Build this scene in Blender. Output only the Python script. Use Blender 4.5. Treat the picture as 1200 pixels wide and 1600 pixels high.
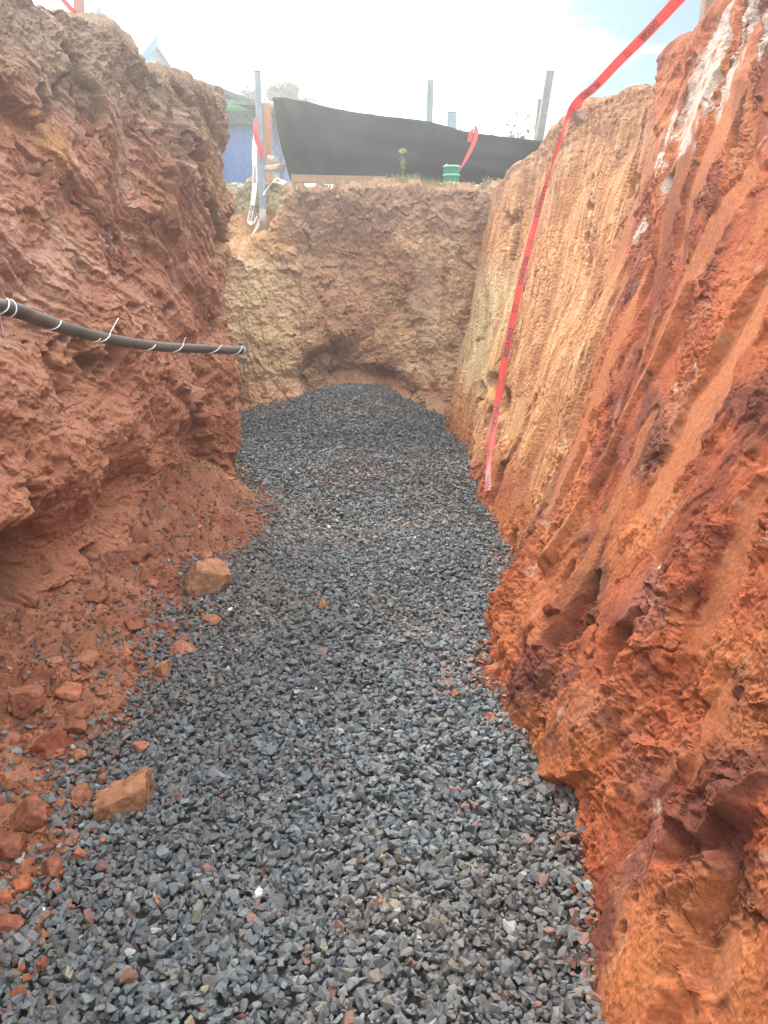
import bpy, bmesh, math, random
import numpy as np
from mathutils import Vector, Matrix, Euler

for o in list(bpy.data.objects): bpy.data.objects.remove(o)
C = bpy.context.scene.collection
S = bpy.context.scene
R = math.radians

# ------------------------------------------------------------------ camera
CAM_H, PITCH = 1.6, 18.4
cd = bpy.data.cameras.new('camera'); cam = bpy.data.objects.new('camera', cd); C.objects.link(cam)
cd.sensor_fit = 'HORIZONTAL'; cd.sensor_width = 36; cd.lens = 36
cd.clip_start = .02; cd.clip_end = 2000
cam.location = (0, 0, CAM_H); cam.rotation_euler = (R(90 - PITCH), 0, 0)
S.camera = cam

# ------------------------------------------------------------------ sky, sun, exposure
SUN_EL, SUN_AZ = 42, -22            # azimuth from +Y, negative = to the left
SUN_DIR = Vector((math.sin(R(SUN_AZ))*math.cos(R(SUN_EL)), math.cos(R(SUN_AZ))*math.cos(R(SUN_EL)), math.sin(R(SUN_EL))))
w = bpy.data.worlds.new('World'); S.world = w; w.use_nodes = True
nt = w.node_tree; nt.nodes.clear()
def N(t, typ, **k):
    n = t.nodes.new(typ)
    for a, b in k.items(): setattr(n, a, b)
    return n
def L(t, a, b): t.links.new(a, b)
out = N(nt, 'ShaderNodeOutputWorld'); bg = N(nt, 'ShaderNodeBackground'); bg.inputs[1].default_value = .05
L(nt, bg.outputs[0], out.inputs[0])
sky = N(nt, 'ShaderNodeTexSky', sky_type='NISHITA', sun_disc=False)
sky.sun_elevation = R(SUN_EL); sky.sun_rotation = R(SUN_AZ); sky.air_density = 1.0; sky.dust_density = 1.2; sky.ozone_density = 1.5
tc = N(nt, 'ShaderNodeTexCoord')
mp = N(nt, 'ShaderNodeMapping'); mp.inputs['Scale'].default_value = (1.6, 1.6, 9.0); mp.inputs['Location'].default_value = (0.35, .2, .1)
L(nt, tc.outputs['Generated'], mp.inputs[0])
cn = N(nt, 'ShaderNodeTexNoise'); cn.inputs['Scale'].default_value = 1.6; cn.inputs['Detail'].default_value = 8; cn.inputs['Roughness'].default_value = .55; cn.inputs['Distortion'].default_value = .4
L(nt, mp.outputs[0], cn.inputs['Vector'])
dt = N(nt, 'ShaderNodeVectorMath', operation='DOT_PRODUCT'); dt.inputs[1].default_value = (math.sin(R(-35)), math.cos(R(-35)), .12)
L(nt, tc.outputs['Generated'], dt.inputs[0])
dm = N(nt, 'ShaderNodeMapRange'); dm.inputs['From Min'].default_value = .63; dm.inputs['From Max'].default_value = .93; dm.inputs['To Min'].default_value = -.23; dm.inputs['To Max'].default_value = .42
L(nt, dt.outputs['Value'], dm.inputs['Value'])
ad0 = N(nt, 'ShaderNodeMath', operation='ADD'); L(nt, cn.outputs['Fac'], ad0.inputs[0]); L(nt, dm.outputs[0], ad0.inputs[1])
sx = N(nt, 'ShaderNodeSeparateXYZ'); L(nt, tc.outputs['Generated'], sx.inputs[0])          # the cloud deck closes overhead
zm = N(nt, 'ShaderNodeMapRange', interpolation_type='SMOOTHSTEP'); zm.inputs['From Min'].default_value = .28; zm.inputs['From Max'].default_value = .55; zm.inputs['To Max'].default_value = .45
L(nt, sx.outputs['Z'], zm.inputs['Value'])
ad = N(nt, 'ShaderNodeMath', operation='ADD'); L(nt, ad0.outputs[0], ad.inputs[0]); L(nt, zm.outputs[0], ad.inputs[1])
cr = N(nt, 'ShaderNodeMapRange', interpolation_type='SMOOTHSTEP'); cr.inputs['From Min'].default_value = .35; cr.inputs['From Max'].default_value = .60; cr.inputs['To Min'].default_value = .0
L(nt, ad.outputs[0], cr.inputs['Value'])
mx = N(nt, 'ShaderNodeMix', data_type='RGBA'); L(nt, cr.outputs[0], mx.inputs['Factor']); sk = N(nt, 'ShaderNodeVectorMath', operation='MULTIPLY'); sk.inputs[1].default_value = (.26, .44, .54); L(nt, sky.outputs[0], sk.inputs[0]); L(nt, sk.outputs[0], mx.inputs['A']); mx.inputs['B'].default_value = (22, 21.8, 21.2, 1)
L(nt, mx.outputs['Result'], bg.inputs[0])

sd = bpy.data.lights.new('sun', 'SUN'); sun = bpy.data.objects.new('sun', sd); C.objects.link(sun)
sd.energy = 1.25; sd.angle = R(10); sd.color = (1, .95, .87)
sun.rotation_euler = SUN_DIR.to_track_quat('Z', 'Y').to_euler()
S.view_settings.view_transform = 'Standard'; S.view_settings.look = 'None'; S.view_settings.gamma = 1
S.view_settings.exposure = 2.0

# ------------------------------------------------------------------ noise library (numpy)
rng = np.random.default_rng(7)
PT = np.concatenate([rng.permutation(256)]*3).astype(np.int32)
G3 = rng.normal(size=(256, 3)).astype(np.float32); G3 /= np.linalg.norm(G3, axis=1, keepdims=True); G3 *= 1.5
an = rng.uniform(0, 2*np.pi, 256); G2 = (np.stack([np.cos(an), np.sin(an)], 1)*1.45).astype(np.float32)
RV = rng.uniform(0, 1, (256, 4)).astype(np.float32)
def f32(a): return np.asarray(a, dtype=np.float32)
def p2(x, y, seed=0):
    x = f32(x) + seed*17.13; y = f32(y) + seed*9.71
    xf = np.floor(x); yf = np.floor(y); xi = xf.astype(np.int32) & 255; yi = yf.astype(np.int32) & 255
    x = x - xf; y = y - yf
    u = x*x*x*(x*(x*6 - 15) + 10); v = y*y*y*(y*(y*6 - 15) + 10)
    def g(i, j):
        G = G2[PT[PT[xi + i] + yi + j]]
        return G[..., 0]*(x - i) + G[..., 1]*(y - j)
    a = g(0, 0); a = a + u*(g(1, 0) - a); b = g(0, 1); b = b + u*(g(1, 1) - b)
    return a + v*(b - a)
def p3(x, y, z, seed=0):
    x = f32(x) + seed*17.13; y = f32(y) + seed*9.71; z = f32(z) + seed*5.37
    xf = np.floor(x); yf = np.floor(y); zf = np.floor(z)
    xi = xf.astype(np.int32) & 255; yi = yf.astype(np.int32) & 255; zi = zf.astype(np.int32) & 255
    x = x - xf; y = y - yf; z = z - zf
    u = x*x*(3 - 2*x); v = y*y*(3 - 2*y); ww = z*z*(3 - 2*z)
    def g(i, j, k):
        G = G3[PT[PT[PT[xi + i] + yi + j] + zi + k]]
        return G[..., 0]*(x - i) + G[..., 1]*(y - j) + G[..., 2]*(z - k)
    def pl(k):
        a = g(0, 0, k); a = a + u*(g(1, 0, k) - a); b = g(0, 1, k); b = b + u*(g(1, 1, k) - b)
        return a + v*(b - a)
    a = pl(0); b = pl(1)
    return a + ww*(b - a)
def fbm2(x, y, o=4, seed=0, gain=.5):
    s = 0; a = 1; t = 0
    for i in range(o): s = s + a*p2(x*2.03**i, y*2.03**i, seed + i*3); t += a; a *= gain
    return s/t*1.5
def rid2(x, y, o=3, seed=0):
    s = 0; a = 1; t = 0
    for i in range(o): s = s + a*(1 - 2.2*np.abs(p2(x*2.1**i, y*2.1**i, seed + i*3))); t += a; a *= .5
    return s/t
def bil2(x, y, o=3, seed=0):
    s = 0; a = 1; t = 0
    for i in range(o): s = s + a*(2.2*np.abs(p2(x*2.1**i, y*2.1**i, seed + i*3)) - .5); t += a; a *= .5
    return s/t
def fbm3(P, f, o=3, seed=0):
    s = 0; a = 1; t = 0
    for i in range(o): s = s + a*p3(P[..., 0]*f, P[..., 1]*f, P[..., 2]*f, seed + i*3); f *= 2.05; t += a; a *= .5
    return s/t*1.4
def bil3(P, f, o=3, seed=0):
    s = 0; a = 1; t = 0
    for i in range(o): s = s + a*(2.2*np.abs(p3(P[..., 0]*f, P[..., 1]*f, P[..., 2]*f, seed + i*3)) - .5); f *= 2.1; t += a; a *= .5
    return s/t
def vor2(x, y, seed=0):
    """nearest random cell: returns F1, F2, cell randoms, and the offset to its centre"""
    x = f32(x) + seed*3.7; y = f32(y) + seed*5.3
    xi = np.floor(x).astype(np.int32); yi = np.floor(y).astype(np.int32)
    f1 = np.full(x.shape, 9., np.float32); f2 = f1.copy(); idx = np.zeros(x.shape, np.int32); dx = np.zeros(x.shape, np.float32); dy = dx.copy()
    for i in (-1, 0, 1):
        for j in (-1, 0, 1):
            h = PT[PT[(xi + i) & 255] + ((yi + j) & 255)]
            ax = x - (xi + i + RV[h, 0]); ay = y - (yi + j + RV[h, 1]); d = ax*ax + ay*ay
            m = d < f1
            f2 = np.where(m, f1, np.minimum(f2, d)); f1 = np.where(m, d, f1); idx = np.where(m, h, idx); dx = np.where(m, ax, dx); dy = np.where(m, ay, dy)
    return np.sqrt(f1), np.sqrt(f2), idx, dx, dy
def facet(x, y, seed=0, tilt=1.0):
    """chipped planes: a random height and tilt per cell"""
    f1, f2, i, dx, dy = vor2(x, y, seed)
    r = RV[(i + 37*seed) & 255]
    return (r[..., 2] - .5) + tilt*((r[..., 3] - .5)*2*dx + (r[..., 0] - .5)*2*dy), f2 - f1, r
def ss(a, b, x): t = np.clip((x - a)/(b - a), 0, 1); return t*t*(3 - 2*t)
def mixc(c, d, m):
    return c*(1 - m[..., None]) + f32(d)*m[..., None]

# ------------------------------------------------------------------ object helpers
def link(o, parent=None):
    C.objects.link(o)
    if parent is not None: o.parent = parent
    return o
def tag(o, label=None, cat=None, group=None, kind=None):
    if label: o['label'] = label
    if cat: o['category'] = cat
    if group: o['group'] = group
    if kind: o['kind'] = kind
    return o
def empty(name, loc, label, cat, group=None):
    o = bpy.data.objects.new(name, None); o.location = loc; link(o); o.empty_display_size = .1
    return tag(o, label, cat, group)
def mesh_np(name, V, F, mat, col=None, smooth=True, parent=None, loc=None):
    """mesh from numpy arrays, F is (n,3) or (n,4)"""
    V = f32(V).reshape(-1, 3); F = np.asarray(F, np.int32); k = F.shape[1]
    me = bpy.data.meshes.new(name)
    me.vertices.add(len(V)); me.vertices.foreach_set('co', V.ravel())
    me.loops.add(F.size); me.loops.foreach_set('vertex_index', F.ravel())
    me.polygons.add(len(F)); me.polygons.foreach_set('loop_start', np.arange(0, F.size, k, dtype=np.int32))
    me.polygons.foreach_set('use_smooth', np.full(len(F), smooth, dtype=bool))
    me.update(calc_edges=True)
    if col is not None:
        col = f32(col).reshape(-1, 3); a = me.color_attributes.new('col', 'FLOAT_COLOR', 'POINT')
        a.data.foreach_set('color', np.concatenate([col, np.ones((len(col), 1), np.float32)], 1).ravel())
    me.materials.append(mat)
    o = bpy.data.objects.new(name, me); link(o, parent)
    if loc is not None: o.location = loc
    return o
def grid_faces(nu, nv, flip=False):
    i = np.arange(nu - 1)[:, None]*nv + np.arange(nv - 1)[None, :]
    q = np.stack([i, i + nv, i + nv + 1, i + 1], -1).reshape(-1, 4)
    return q[:, ::-1] if flip else q
def bm_obj(name, bm, mat, parent=None, smooth=False, loc=None):
    me = bpy.data.meshes.new(name); bm.normal_update(); bm.to_mesh(me); bm.free()
    for p in me.polygons: p.use_smooth = smooth
    me.materials.append(mat)
    o = bpy.data.objects.new(name, me); link(o, parent)
    if loc is not None: o.location = loc
    return o
def box(bm, c, size, rot=None, bevel=0):
    r = bmesh.ops.create_cube(bm, size=1)
    vs = r['verts']
    M = Matrix.Translation(Vector(c)) @ (rot.to_matrix().to_4x4() if rot is not None else Matrix.Identity(4)) @ Matrix.Diagonal((*size, 1))
    bmesh.ops.transform(bm, matrix=M, verts=vs)
    if bevel:
        es = list({e for v in vs for e in v.link_edges})
        bmesh.ops.bevel(bm, geom=es, offset=bevel, segments=2, affect='EDGES', profile=.6)
def tube(bm, pts, rad, n=8, cap=True):
    pts = [Vector(p) for p in pts]; rr = rad if isinstance(rad, (list, tuple)) else [rad]*len(pts)
    rings = []; up = Vector((.13, .27, .95)).normalized(); pn = None
    for i, p in enumerate(pts):
        t = (pts[min(i + 1, len(pts) - 1)] - pts[max(i - 1, 0)]).normalized()
        if pn is None:
            a = t.cross(up if abs(t.dot(up)) < .95 else Vector((1, 0, 0))).normalized()
        else:
            a = (pn - t*pn.dot(t)).normalized()
        pn = a; b = t.cross(a)
        rings.append([bm.verts.new(p + (a*math.cos(2*math.pi*k/n) + b*math.sin(2*math.pi*k/n))*rr[i]) for k in range(n)])
    for r0, r1 in zip(rings, rings[1:]):
        for k in range(n): bm.faces.new((r0[k], r0[(k + 1) % n], r1[(k + 1) % n], r1[k]))
    if cap: bm.faces.new(rings[0][::-1]); bm.faces.new(rings[-1])
def catmull(pts, n):
    P = [Vector(p) for p in pts]; P = [P[0]*2 - P[1]] + P + [P[-1]*2 - P[-2]]; o = []
    for i in range(1, len(P) - 2):
        a, b, c, d = P[i - 1:i + 3]
        for k in range(n):
            t = k/n; o.append(.5*((2*b) + (c - a)*t + (2*a - 5*b + 4*c - d)*t*t + (-a + 3*b - 3*c + d)*t**3))
    o.append(P[-2]); return o
# pinhole ray of the fitted camera: where a thing of the photograph lies at a measured distance Y
cP, sP = math.cos(R(PITCH)), math.sin(R(PITCH))
def at(px, py, Y):
    v = (800 - py)/1200; t = Y/(cP + v*sP)
    return Vector(((px - 600)/1200*t, Y, CAM_H + (-sP + v*cP)*t))

# ------------------------------------------------------------------ materials
def mat(name): 
    m = bpy.data.materials.new(name); m.use_nodes = True; t = m.node_tree
    return m, t, t.nodes['Principled BSDF']
def attr_mat(name, rough=.95, nscale=90, namp=.35, bscale=(70, 260), bstr=(.5, .35), bdist=.01, spec=.15, coord='Object'):
    """earth or stone: per-vertex pigment varied by grain, fine grain bump"""
    m, t, b = mat(name)
    a = N(t, 'ShaderNodeAttribute', attribute_name='col'); tc = N(t, 'ShaderNodeTexCoord')
    n = N(t, 'ShaderNodeTexNoise'); n.inputs['Scale'].default_value = nscale; n.inputs['Detail'].default_value = 5; n.inputs['Roughness'].default_value = .65
    L(t, tc.outputs[coord], n.inputs['Vector'])
    r = N(t, 'ShaderNodeMapRange'); r.inputs['From Min'].default_value = .3; r.inputs['From Max'].default_value = .7; r.inputs['To Min'].default_value = 1 - namp; r.inputs['To Max'].default_value = 1 + namp
    L(t, n.outputs['Fac'], r.inputs['Value'])
    vm = N(t, 'ShaderNodeVectorMath', operation='SCALE'); L(t, a.outputs['Color'], vm.inputs[0]); L(t, r.outputs[0], vm.inputs['Scale'])
    L(t, vm.outputs[0], b.inputs['Base Color'])
    b.inputs['Roughness'].default_value = rough; b.inputs['Specular IOR Level'].default_value = spec
    prev = None
    for sc, st in zip(bscale, bstr):
        n2 = N(t, 'ShaderNodeTexNoise'); n2.inputs['Scale'].default_value = sc; n2.inputs['Detail'].default_value = 6; n2.inputs['Roughness'].default_value = .7
        L(t, tc.outputs[coord], n2.inputs['Vector'])
        bp = N(t, 'ShaderNodeBump'); bp.inputs['Strength'].default_value = st; bp.inputs['Distance'].default_value = bdist*70/sc
        L(t, n2.outputs['Fac'], bp.inputs['Height'])
        if prev: L(t, prev.outputs[0], bp.inputs['Normal'])
        prev = bp
    L(t, prev.outputs[0], b.inputs['Normal'])
    return m
def flat_mat(name, col, rough=.6, metal=0, var=.15, nscale=12, bump=.15, bscale=60, spec=.4, stretch=(1, 1, 1), col2=None):
    m, t, b = mat(name)
    tc = N(t, 'ShaderNodeTexCoord'); mp = N(t, 'ShaderNodeMapping'); mp.inputs['Scale'].default_value = stretch
    L(t, tc.outputs['Object'], mp.inputs[0])
    n = N(t, 'ShaderNodeTexNoise'); n.inputs['Scale'].default_value = nscale; n.inputs['Detail'].default_value = 6; n.inputs['Roughness'].default_value = .6
    L(t, mp.outputs[0], n.inputs['Vector'])
    rp = N(t, 'ShaderNodeValToRGB'); rp.color_ramp.elements[0].position = .3; rp.color_ramp.elements[1].position = .7
    c2 = col2 or tuple(min(1, c*(1 + var)) for c in col)
    rp.color_ramp.elements[0].color = (*[c*(1 - var) for c in col], 1); rp.color_ramp.elements[1].color = (*c2, 1)
    L(t, n.outputs['Fac'], rp.inputs[0]); L(t, rp.outputs[0], b.inputs['Base Color'])
    b.inputs['Roughness'].default_value = rough; b.inputs['Metallic'].default_value = metal; b.inputs['Specular IOR Level'].default_value = spec
    if bump:
        n2 = N(t, 'ShaderNodeTexNoise'); n2.inputs['Scale'].default_value = bscale; n2.inputs['Detail'].default_value = 4; L(t, mp.outputs[0], n2.inputs['Vector'])
        bp = N(t, 'ShaderNodeBump'); bp.inputs['Strength'].default_value = bump; bp.inputs['Distance'].default_value = .01; L(t, n2.outputs['Fac'], bp.inputs['Height']); L(t, bp.outputs[0], b.inputs['Normal'])
    return m
def thin_mat(name, col, trans=.5, rough=.5, var=.12, nscale=8):
    """thin plastic film or cloth that lets some light through"""
    m = flat_mat(name, col, rough=rough, var=var, nscale=nscale, bump=.1, bscale=30); t = m.node_tree; b = t.nodes['Principled BSDF']
    tr = N(t, 'ShaderNodeBsdfTranslucent'); rp = [n for n in t.nodes if n.type == 'VALTORGB'][0]; L(t, rp.outputs[0], tr.inputs[0])
    ms = N(t, 'ShaderNodeMixShader'); ms.inputs[0].default_value = trans; L(t, b.outputs[0], ms.inputs[1]); L(t, tr.outputs[0], ms.inputs[2])
    L(t, ms.outputs[0], t.nodes['Material Output'].inputs[0]); return m
M_earth = attr_mat('earth')
M_clod = attr_mat('clod_earth', nscale=40, bscale=(45, 160), bstr=(.7, .4))
M_stone = attr_mat('crushed_stone', rough=.72, nscale=130, namp=.3, bscale=(120, 400), bstr=(.35, .2), spec=.35)
M_leaf = attr_mat('leaf', rough=.7, nscale=20, bscale=(40,), bstr=(.2,), spec=.3)

# ------------------------------------------------------------------ the excavation
def resample_poly(pts, s):
    pts = np.asarray(pts, float); d = np.concatenate([[0], np.cumsum(np.linalg.norm(np.diff(pts[:, :2], axis=0), axis=1))]); d /= d[-1]
    return np.stack([np.interp(s, d, pts[:, k]) for k in range(pts.shape[1])], 1), d
def normals(P):
    du = np.gradient(P, axis=0); dv = np.gradient(P, axis=1)
    n = np.cross(du, dv); return n/np.maximum(np.linalg.norm(n, axis=-1, keepdims=True), 1e-9)
def smooth1(a, k):
    ker = np.hanning(k + 2)[1:-1]; ker /= ker.sum(); p = k//2
    return np.stack([np.convolve(np.pad(a[:, i], (p, k - 1 - p), mode='edge'), ker, mode='valid') for i in range(a.shape[1])], 1)

def calm(d, du, k=11, lo=.8, hi=1.9):
    """where the relief falls away steeply along a row, keep only its broad shape up and down"""
    h = k//2; p = np.cumsum(np.pad(d, ((0, 0), (h + 1, h)), mode='edge'), axis=1); b = (p[:, k:] - p[:, :-k])/k
    s = np.abs(np.gradient(b, axis=0))/np.maximum(du[:, None], 1e-4)
    q = np.cumsum(np.pad(s, ((3, 2), (0, 0)), mode='edge'), axis=0); s = (q[5:] - q[:-5])/5
    m = ss(lo, hi, s); return d*(1 - m) + b*m
def sheet(B, T, nv, tail, nt_):
    """rows along the plan curve (B foot, T rim: n x 3); columns: foot .. rim, then 'tail' (n x m x 3) outward over the top"""
    v = np.linspace(0, 1, nv)[None, :, None]
    W = B[:, None, :]*(1 - v) + T[:, None, :]*v
    full = [W]; prev = T
    for k in range(tail.shape[1]):
        q = np.linspace(0, 1, nt_[k] + 1)[1:][None, :, None]
        full.append(prev[:, None, :]*(1 - q) + tail[:, k][:, None, :]*q); prev = tail[:, k]
    P = np.concatenate(full, 1)
    # round the rim along the profile
    ker = np.hanning(27)[1:-1]; ker /= ker.sum(); h = len(ker)//2; a0 = nv - 60
    Q = P.copy()
    for j in range(a0, min(nv + 60, P.shape[1] - h)):
        Q[:, j] = np.tensordot(P[:, j - h:j + h + 1], ker, axes=(1, 0))
    return f32(Q)

# ---- right bank: long raked face, tan at the far end, red near the camera
def right_bank():
    ys = [-4.0]; 
    while ys[-1] < 8.9: ys.append(ys[-1] + (.0023*max(ys[-1]*.95 + .5, 1.55) if ys[-1] > .6 else .03))
    ys = np.array(ys); n = len(ys)
    bx = np.interp(ys, [-4, 1.25, 1.5, 1.84, 2.04, 2.43, 2.91, 3.35, 4.2, 4.7, 5.2, 6.4, 8.0, 8.9], [.5, .49, .50, .52, .47, .45, .455, .57, .67, .70, .67, .63, .68, .7])
    tx = np.interp(ys, [-4, 2, 3.8, 4.9, 5.3, 5.9, 6.3, 7.0, 7.5, 7.9, 8.3, 8.9], [1.78, 1.76, 1.68, 1.70, 1.68, 1.59, 1.47, 1.45, 1.34, 1.2, 1.08, 1.0])
    tz = np.interp(ys, [-4, 3.8, 4.9, 5.3, 6.3, 7.0, 7.5, 7.9, 8.3, 8.9], [2.72, 2.70, 2.64, 2.65, 2.66, 2.62, 2.52, 2.38, 2.22, 2.2])
    B = np.stack([bx, ys, np.full(n, -.12)], 1); T = np.stack([tx, ys, tz], 1)
    B[:, 0] = smooth1(B[:, :1], 31)[:, 0]; T = np.stack([smooth1(T, 31)[:, 0], ys, smooth1(T, 31)[:, 2]], 1)
    t1 = T + np.array([.5, 0, .03]); t2 = T + np.array([2.2, 0, -.25])
    NV = 760
    P = sheet(B, T, NV, np.stack([t1, t2], 1), [70, 12])
    Nn = -normals(P); Nn *= np.where(Nn[..., :1].mean() > 0, -1, 1)
    Y = P[..., 1]; Z = P[..., 2]
    wall = ss(0, .25, 2.75 - Z) if False else np.concatenate([np.ones(NV - 10), np.linspace(1, 0, 60), np.zeros(P.shape[1] - NV - 50)])[None, :].astype(np.float32)*np.ones((n, 1), np.float32)
    wob = fbm2(Y*.9, Z*.9, 3, 1)
    k = .30 + .15*ss(4, 7, Y)
    iso = ss(3.3, 2.2, Y - .25*Z)
    c = Y - k*Z*(1 - .7*iso) + .06*wob; t = Z*(1 + .55*iso)
    wp = fbm2(Y*5, Z*5, 3, 40)*.05; wq = fbm2(Y*5, Z*5, 3, 50)*.05
    tan = ss(3.0, 3.9, Y - .62*Z + .45*fbm2(Y*1.6, Z*1.6, 4, 4))*ss(.15, .55, Z + .12*fbm2(Y*3, Z*3, 3, 5) + .25*ss(4.6, 6, Y))
    near = 1 - tan
    d = np.zeros_like(Y)
    d += .075*fbm2(c*1.0, t*.7, 2, 2)*(1 - .35*iso)
    d += .026*fbm2(c*2.4, t*1.5, 2, 3)
    # fluting left by the bucket teeth
    fl = rid2(c*7 + wp*6, t*1.1, 2, 6); d += (.013*tan + .005*near)*fl
    fl2 = rid2(c*24 + wp*20, t*2.6 + wq*10, 3, 7); d += (.0055*tan + .002*near)*fl2
    fl3 = fbm2(c*75, t*9, 2, 8); d += .0032*fl3*(.2 + .5*tan) + .004*fbm3(P, 30, 3, 16)*tan + .0025*fbm3(P, 75, 2, 17)
    lump = bil3(P, 5.2, 4, 10); lump2 = bil3(P, 19, 3, 11)
    sep = fbm2(c*2.4, t*1.3, 4, 9)
    crumb = ss(-.22, .12, sep)*near + ss(.05, .4, sep)*tan           # torn crumbly patches between the smooth rakes
    fg, eg, rg = facet(c*2.1 + wp*6, t*1.1 + wq*6, 4, .6); d += (.042*near + .012*tan)*fg*ss(0, .10, eg)
    fa, ed, rr = facet(c*5 + wp*10, t*3.4 + wq*10, 1, .8); d += .028*fa*(.3*tan + near*(.3 + .7*crumb))*ss(0, .08, ed)
    fb, eb, rb = facet(c*14 + wp*26, t*11 + wq*26, 2, .8); d += .013*fb*(crumb*(.35 + .65*near) + .06)
    fc, ec, rc = facet(c*36 + wp*70, t*31 + wq*70, 3, .8); d += .0055*fc*(.15 + .85*crumb)
    pb = np.clip(ec*2.5, 0, 1)*rc[..., 1]; d += .007*pb*crumb
    d += (.013*lump2 + .018*lump)*crumb*(.5 + .5*near) + .0075*fbm3(P, 34, 3, 15)*(.3 + .7*crumb)*near
    # pockets where pieces fell out
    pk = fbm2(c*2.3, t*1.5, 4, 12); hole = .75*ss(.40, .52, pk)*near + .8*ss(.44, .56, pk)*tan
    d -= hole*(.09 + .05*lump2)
    # bucket scrapes: smooth planes cut a little into the face  (y, z, half length, half width, depth, lean)
    sm = np.zeros_like(Y)
    SC = [(3.95, 2.33, .40, .15, .0, .45), (4.05, 1.15, .42, .075, -.02, .32), (3.95, .95, .40, .05, -.035, .30), (3.55, .98, .55, .06, .012, .34), (3.25, .55, .36, .085, -.02, .38),
          (3.62, 1.75, .55, .07, .03, .30), (2.95, 1.0, .62, .055, .03, .12), (2.62, .62, .4, .04, .01, .25), (3.45, 2.05, .45, .10, -.02, .30), (3.05, 1.55, .40, .085, -.01, -.1),
          (2.45, 1.15, .42, .11, -.03, .1), (1.62, .50, .15, .055, -.015, .45), (1.20, .25, .07, .06, -.01, .2), (1.9, .82, .22, .05, -.01, .3),
          (4.6, .75, .35, .06, -.01, .42), (4.45, 1.55, .45, .06, -.012, .36), (5.0, 1.9, .55, .05, -.012, .4), (5.6, 1.4, .6, .05, -.01, .42), (3.72, .42, .22, .14, -.015, .5), (5.2, .52, .18, .16, -.03, .3), (5.9, .35, .16, .14, -.03, .3)]
    for i, (y0, z0, hl, hw, dp, ln) in enumerate(SC):
        a = (Z - z0)/hl; b = (Y - y0 + ln*(Z - z0)*-1)/hw
        r = np.sqrt(a*a*a*a + b*b) + .5*fbm2(c*7, t*3.5, 4, 20 + i)
        m = ss(1.0, .78, r)*wall
        base = float(np.median(d[m > .5])) if (m > .5).any() else 0
        plane = base + dp + .015*b*(1 if i % 2 else -1) + .10*wob*hl + .0016*fbm2(b*9, a*1.2, 3, 90 + i) + .006*lump2*ss(.3, .9, r)
        d = d*(1 - m) + plane*m; sm = np.maximum(sm, m)
        d += .014*ss(.22, 0, np.abs(r - 1.1))*wall*(b > 0)*near*(1 + fa)       # lip pushed up along the edge
    # nearer block standing proud of the far face, with a sheer side towards the far end
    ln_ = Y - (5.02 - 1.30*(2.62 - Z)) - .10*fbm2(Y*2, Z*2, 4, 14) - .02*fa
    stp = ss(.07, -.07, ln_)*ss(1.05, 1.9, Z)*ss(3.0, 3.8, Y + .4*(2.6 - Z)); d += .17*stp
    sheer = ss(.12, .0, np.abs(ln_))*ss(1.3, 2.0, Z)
    d = np.where(True, d*(1 - .32*ss(.3, .8, Z)*(.4 + .6*near)), d)
    # soft red heap fallen against the foot
    hp = np.exp(-((Y - 2.75)/.62)**2 - ((Z - .12)/.30)**2); d += .06*hp*(1 + .5*lump)
    hp2 = np.exp(-((Y - 1.9)/.5)**2 - ((Z - .2)/.35)**2); d += .02*hp2
    # hollow under a crust low on the far end
    for y0, z0, a, b, dp in [(6.15, .62, .22, .08, .09), (5.75, .55, .16, .1, .10), (6.6, .50, .3, .07, .06)]:
        d -= dp*np.exp(-(((Y - y0)/a)**2 + ((Z - z0)/b)**2)**2)
    d += .012*lump2*ss(2.3, 2.6, Z) + .02*lump*ss(2.3, 2.6, Z)
    d -= .03*ss(.35, 0, np.abs(Z - 2.45))*fbm2(Y*3, Z*6, 3, 31)
    d = f32(calm(d, np.gradient(ys)))
    D = P + Nn*(d*1)[..., None]
    # flat top gets gentle crumbs only
    top = 1 - wall; D[..., 2] += top*(.03*fbm3(P, 6, 3, 30) + .015*bil3(P, 25, 2, 33))
    D[..., 1] += wall*.005*fbm2(Y*14, Z*14, 2, 60)
    # soil colours, darker inside the pockets
    col = np.empty(Y.shape + (3,), np.float32); col[:] = (.340, .088, .036)
    v1 = fbm2(c*2.2, t*1.2, 4, 70); v2 = fbm2(c*7, t*3, 4, 71); v3 = fbm2(c*20, t*5, 3, 72)
    col = mixc(col, (.39, .120, .046), ss(-.1, .5, v1)); col = mixc(col, (.205, .052, .026), ss(.05, .55, -v1 + .4*v2))
    col = mixc(col, (.46, .165, .06), .5*ss(.25, .6, v2)*near)
    gy = ss(.3, .55, fbm2(c*2.0 + 9, t*1.3, 4, 73)); col = mixc(col, (.24, .115, .085), .38*gy*near)
    col = mixc(col, (.52, .40, .27), ss(.50, .66, fbm2(c*9, t*7, 4, 74))*near*.6*ss(.15, .5, gy + .3))
    dk = fbm2(c*1.7 + 4, t*1.4, 5, 79); col = mixc(col, (.125, .043, .030), .8*ss(.12, .42, dk + .25*v3)); col = mixc(col, (.50, .17, .055), .5*ss(.2, .5, fbm2(c*1.5 + 11, t*1.2, 4, 81)))
    tn = np.empty_like(col); tn[:] = (.55, .245, .098)
    tn = mixc(tn, (.62, .35, .16), ss(0, .5, v3 + .4*v1)); tn = mixc(tn, (.36, .145, .062), ss(.1, .55, -v2 - .3*v3)); tn = mixc(tn, (.46, .175, .060), .75*ss(.12, .55, fbm2(c*3.2, t*.8, 4, 75)))
    tn = mixc(tn, (.62, .46, .235), .85*ss(6.15, 6.9, Y + .12*v2)*ss(.35, .6, Z)*ss(1.75, 1.3, Z))
    tn = mixc(tn, (.30, .150, .085), ss(1.95, 2.5, Z + .25*v1)*.75)
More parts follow.
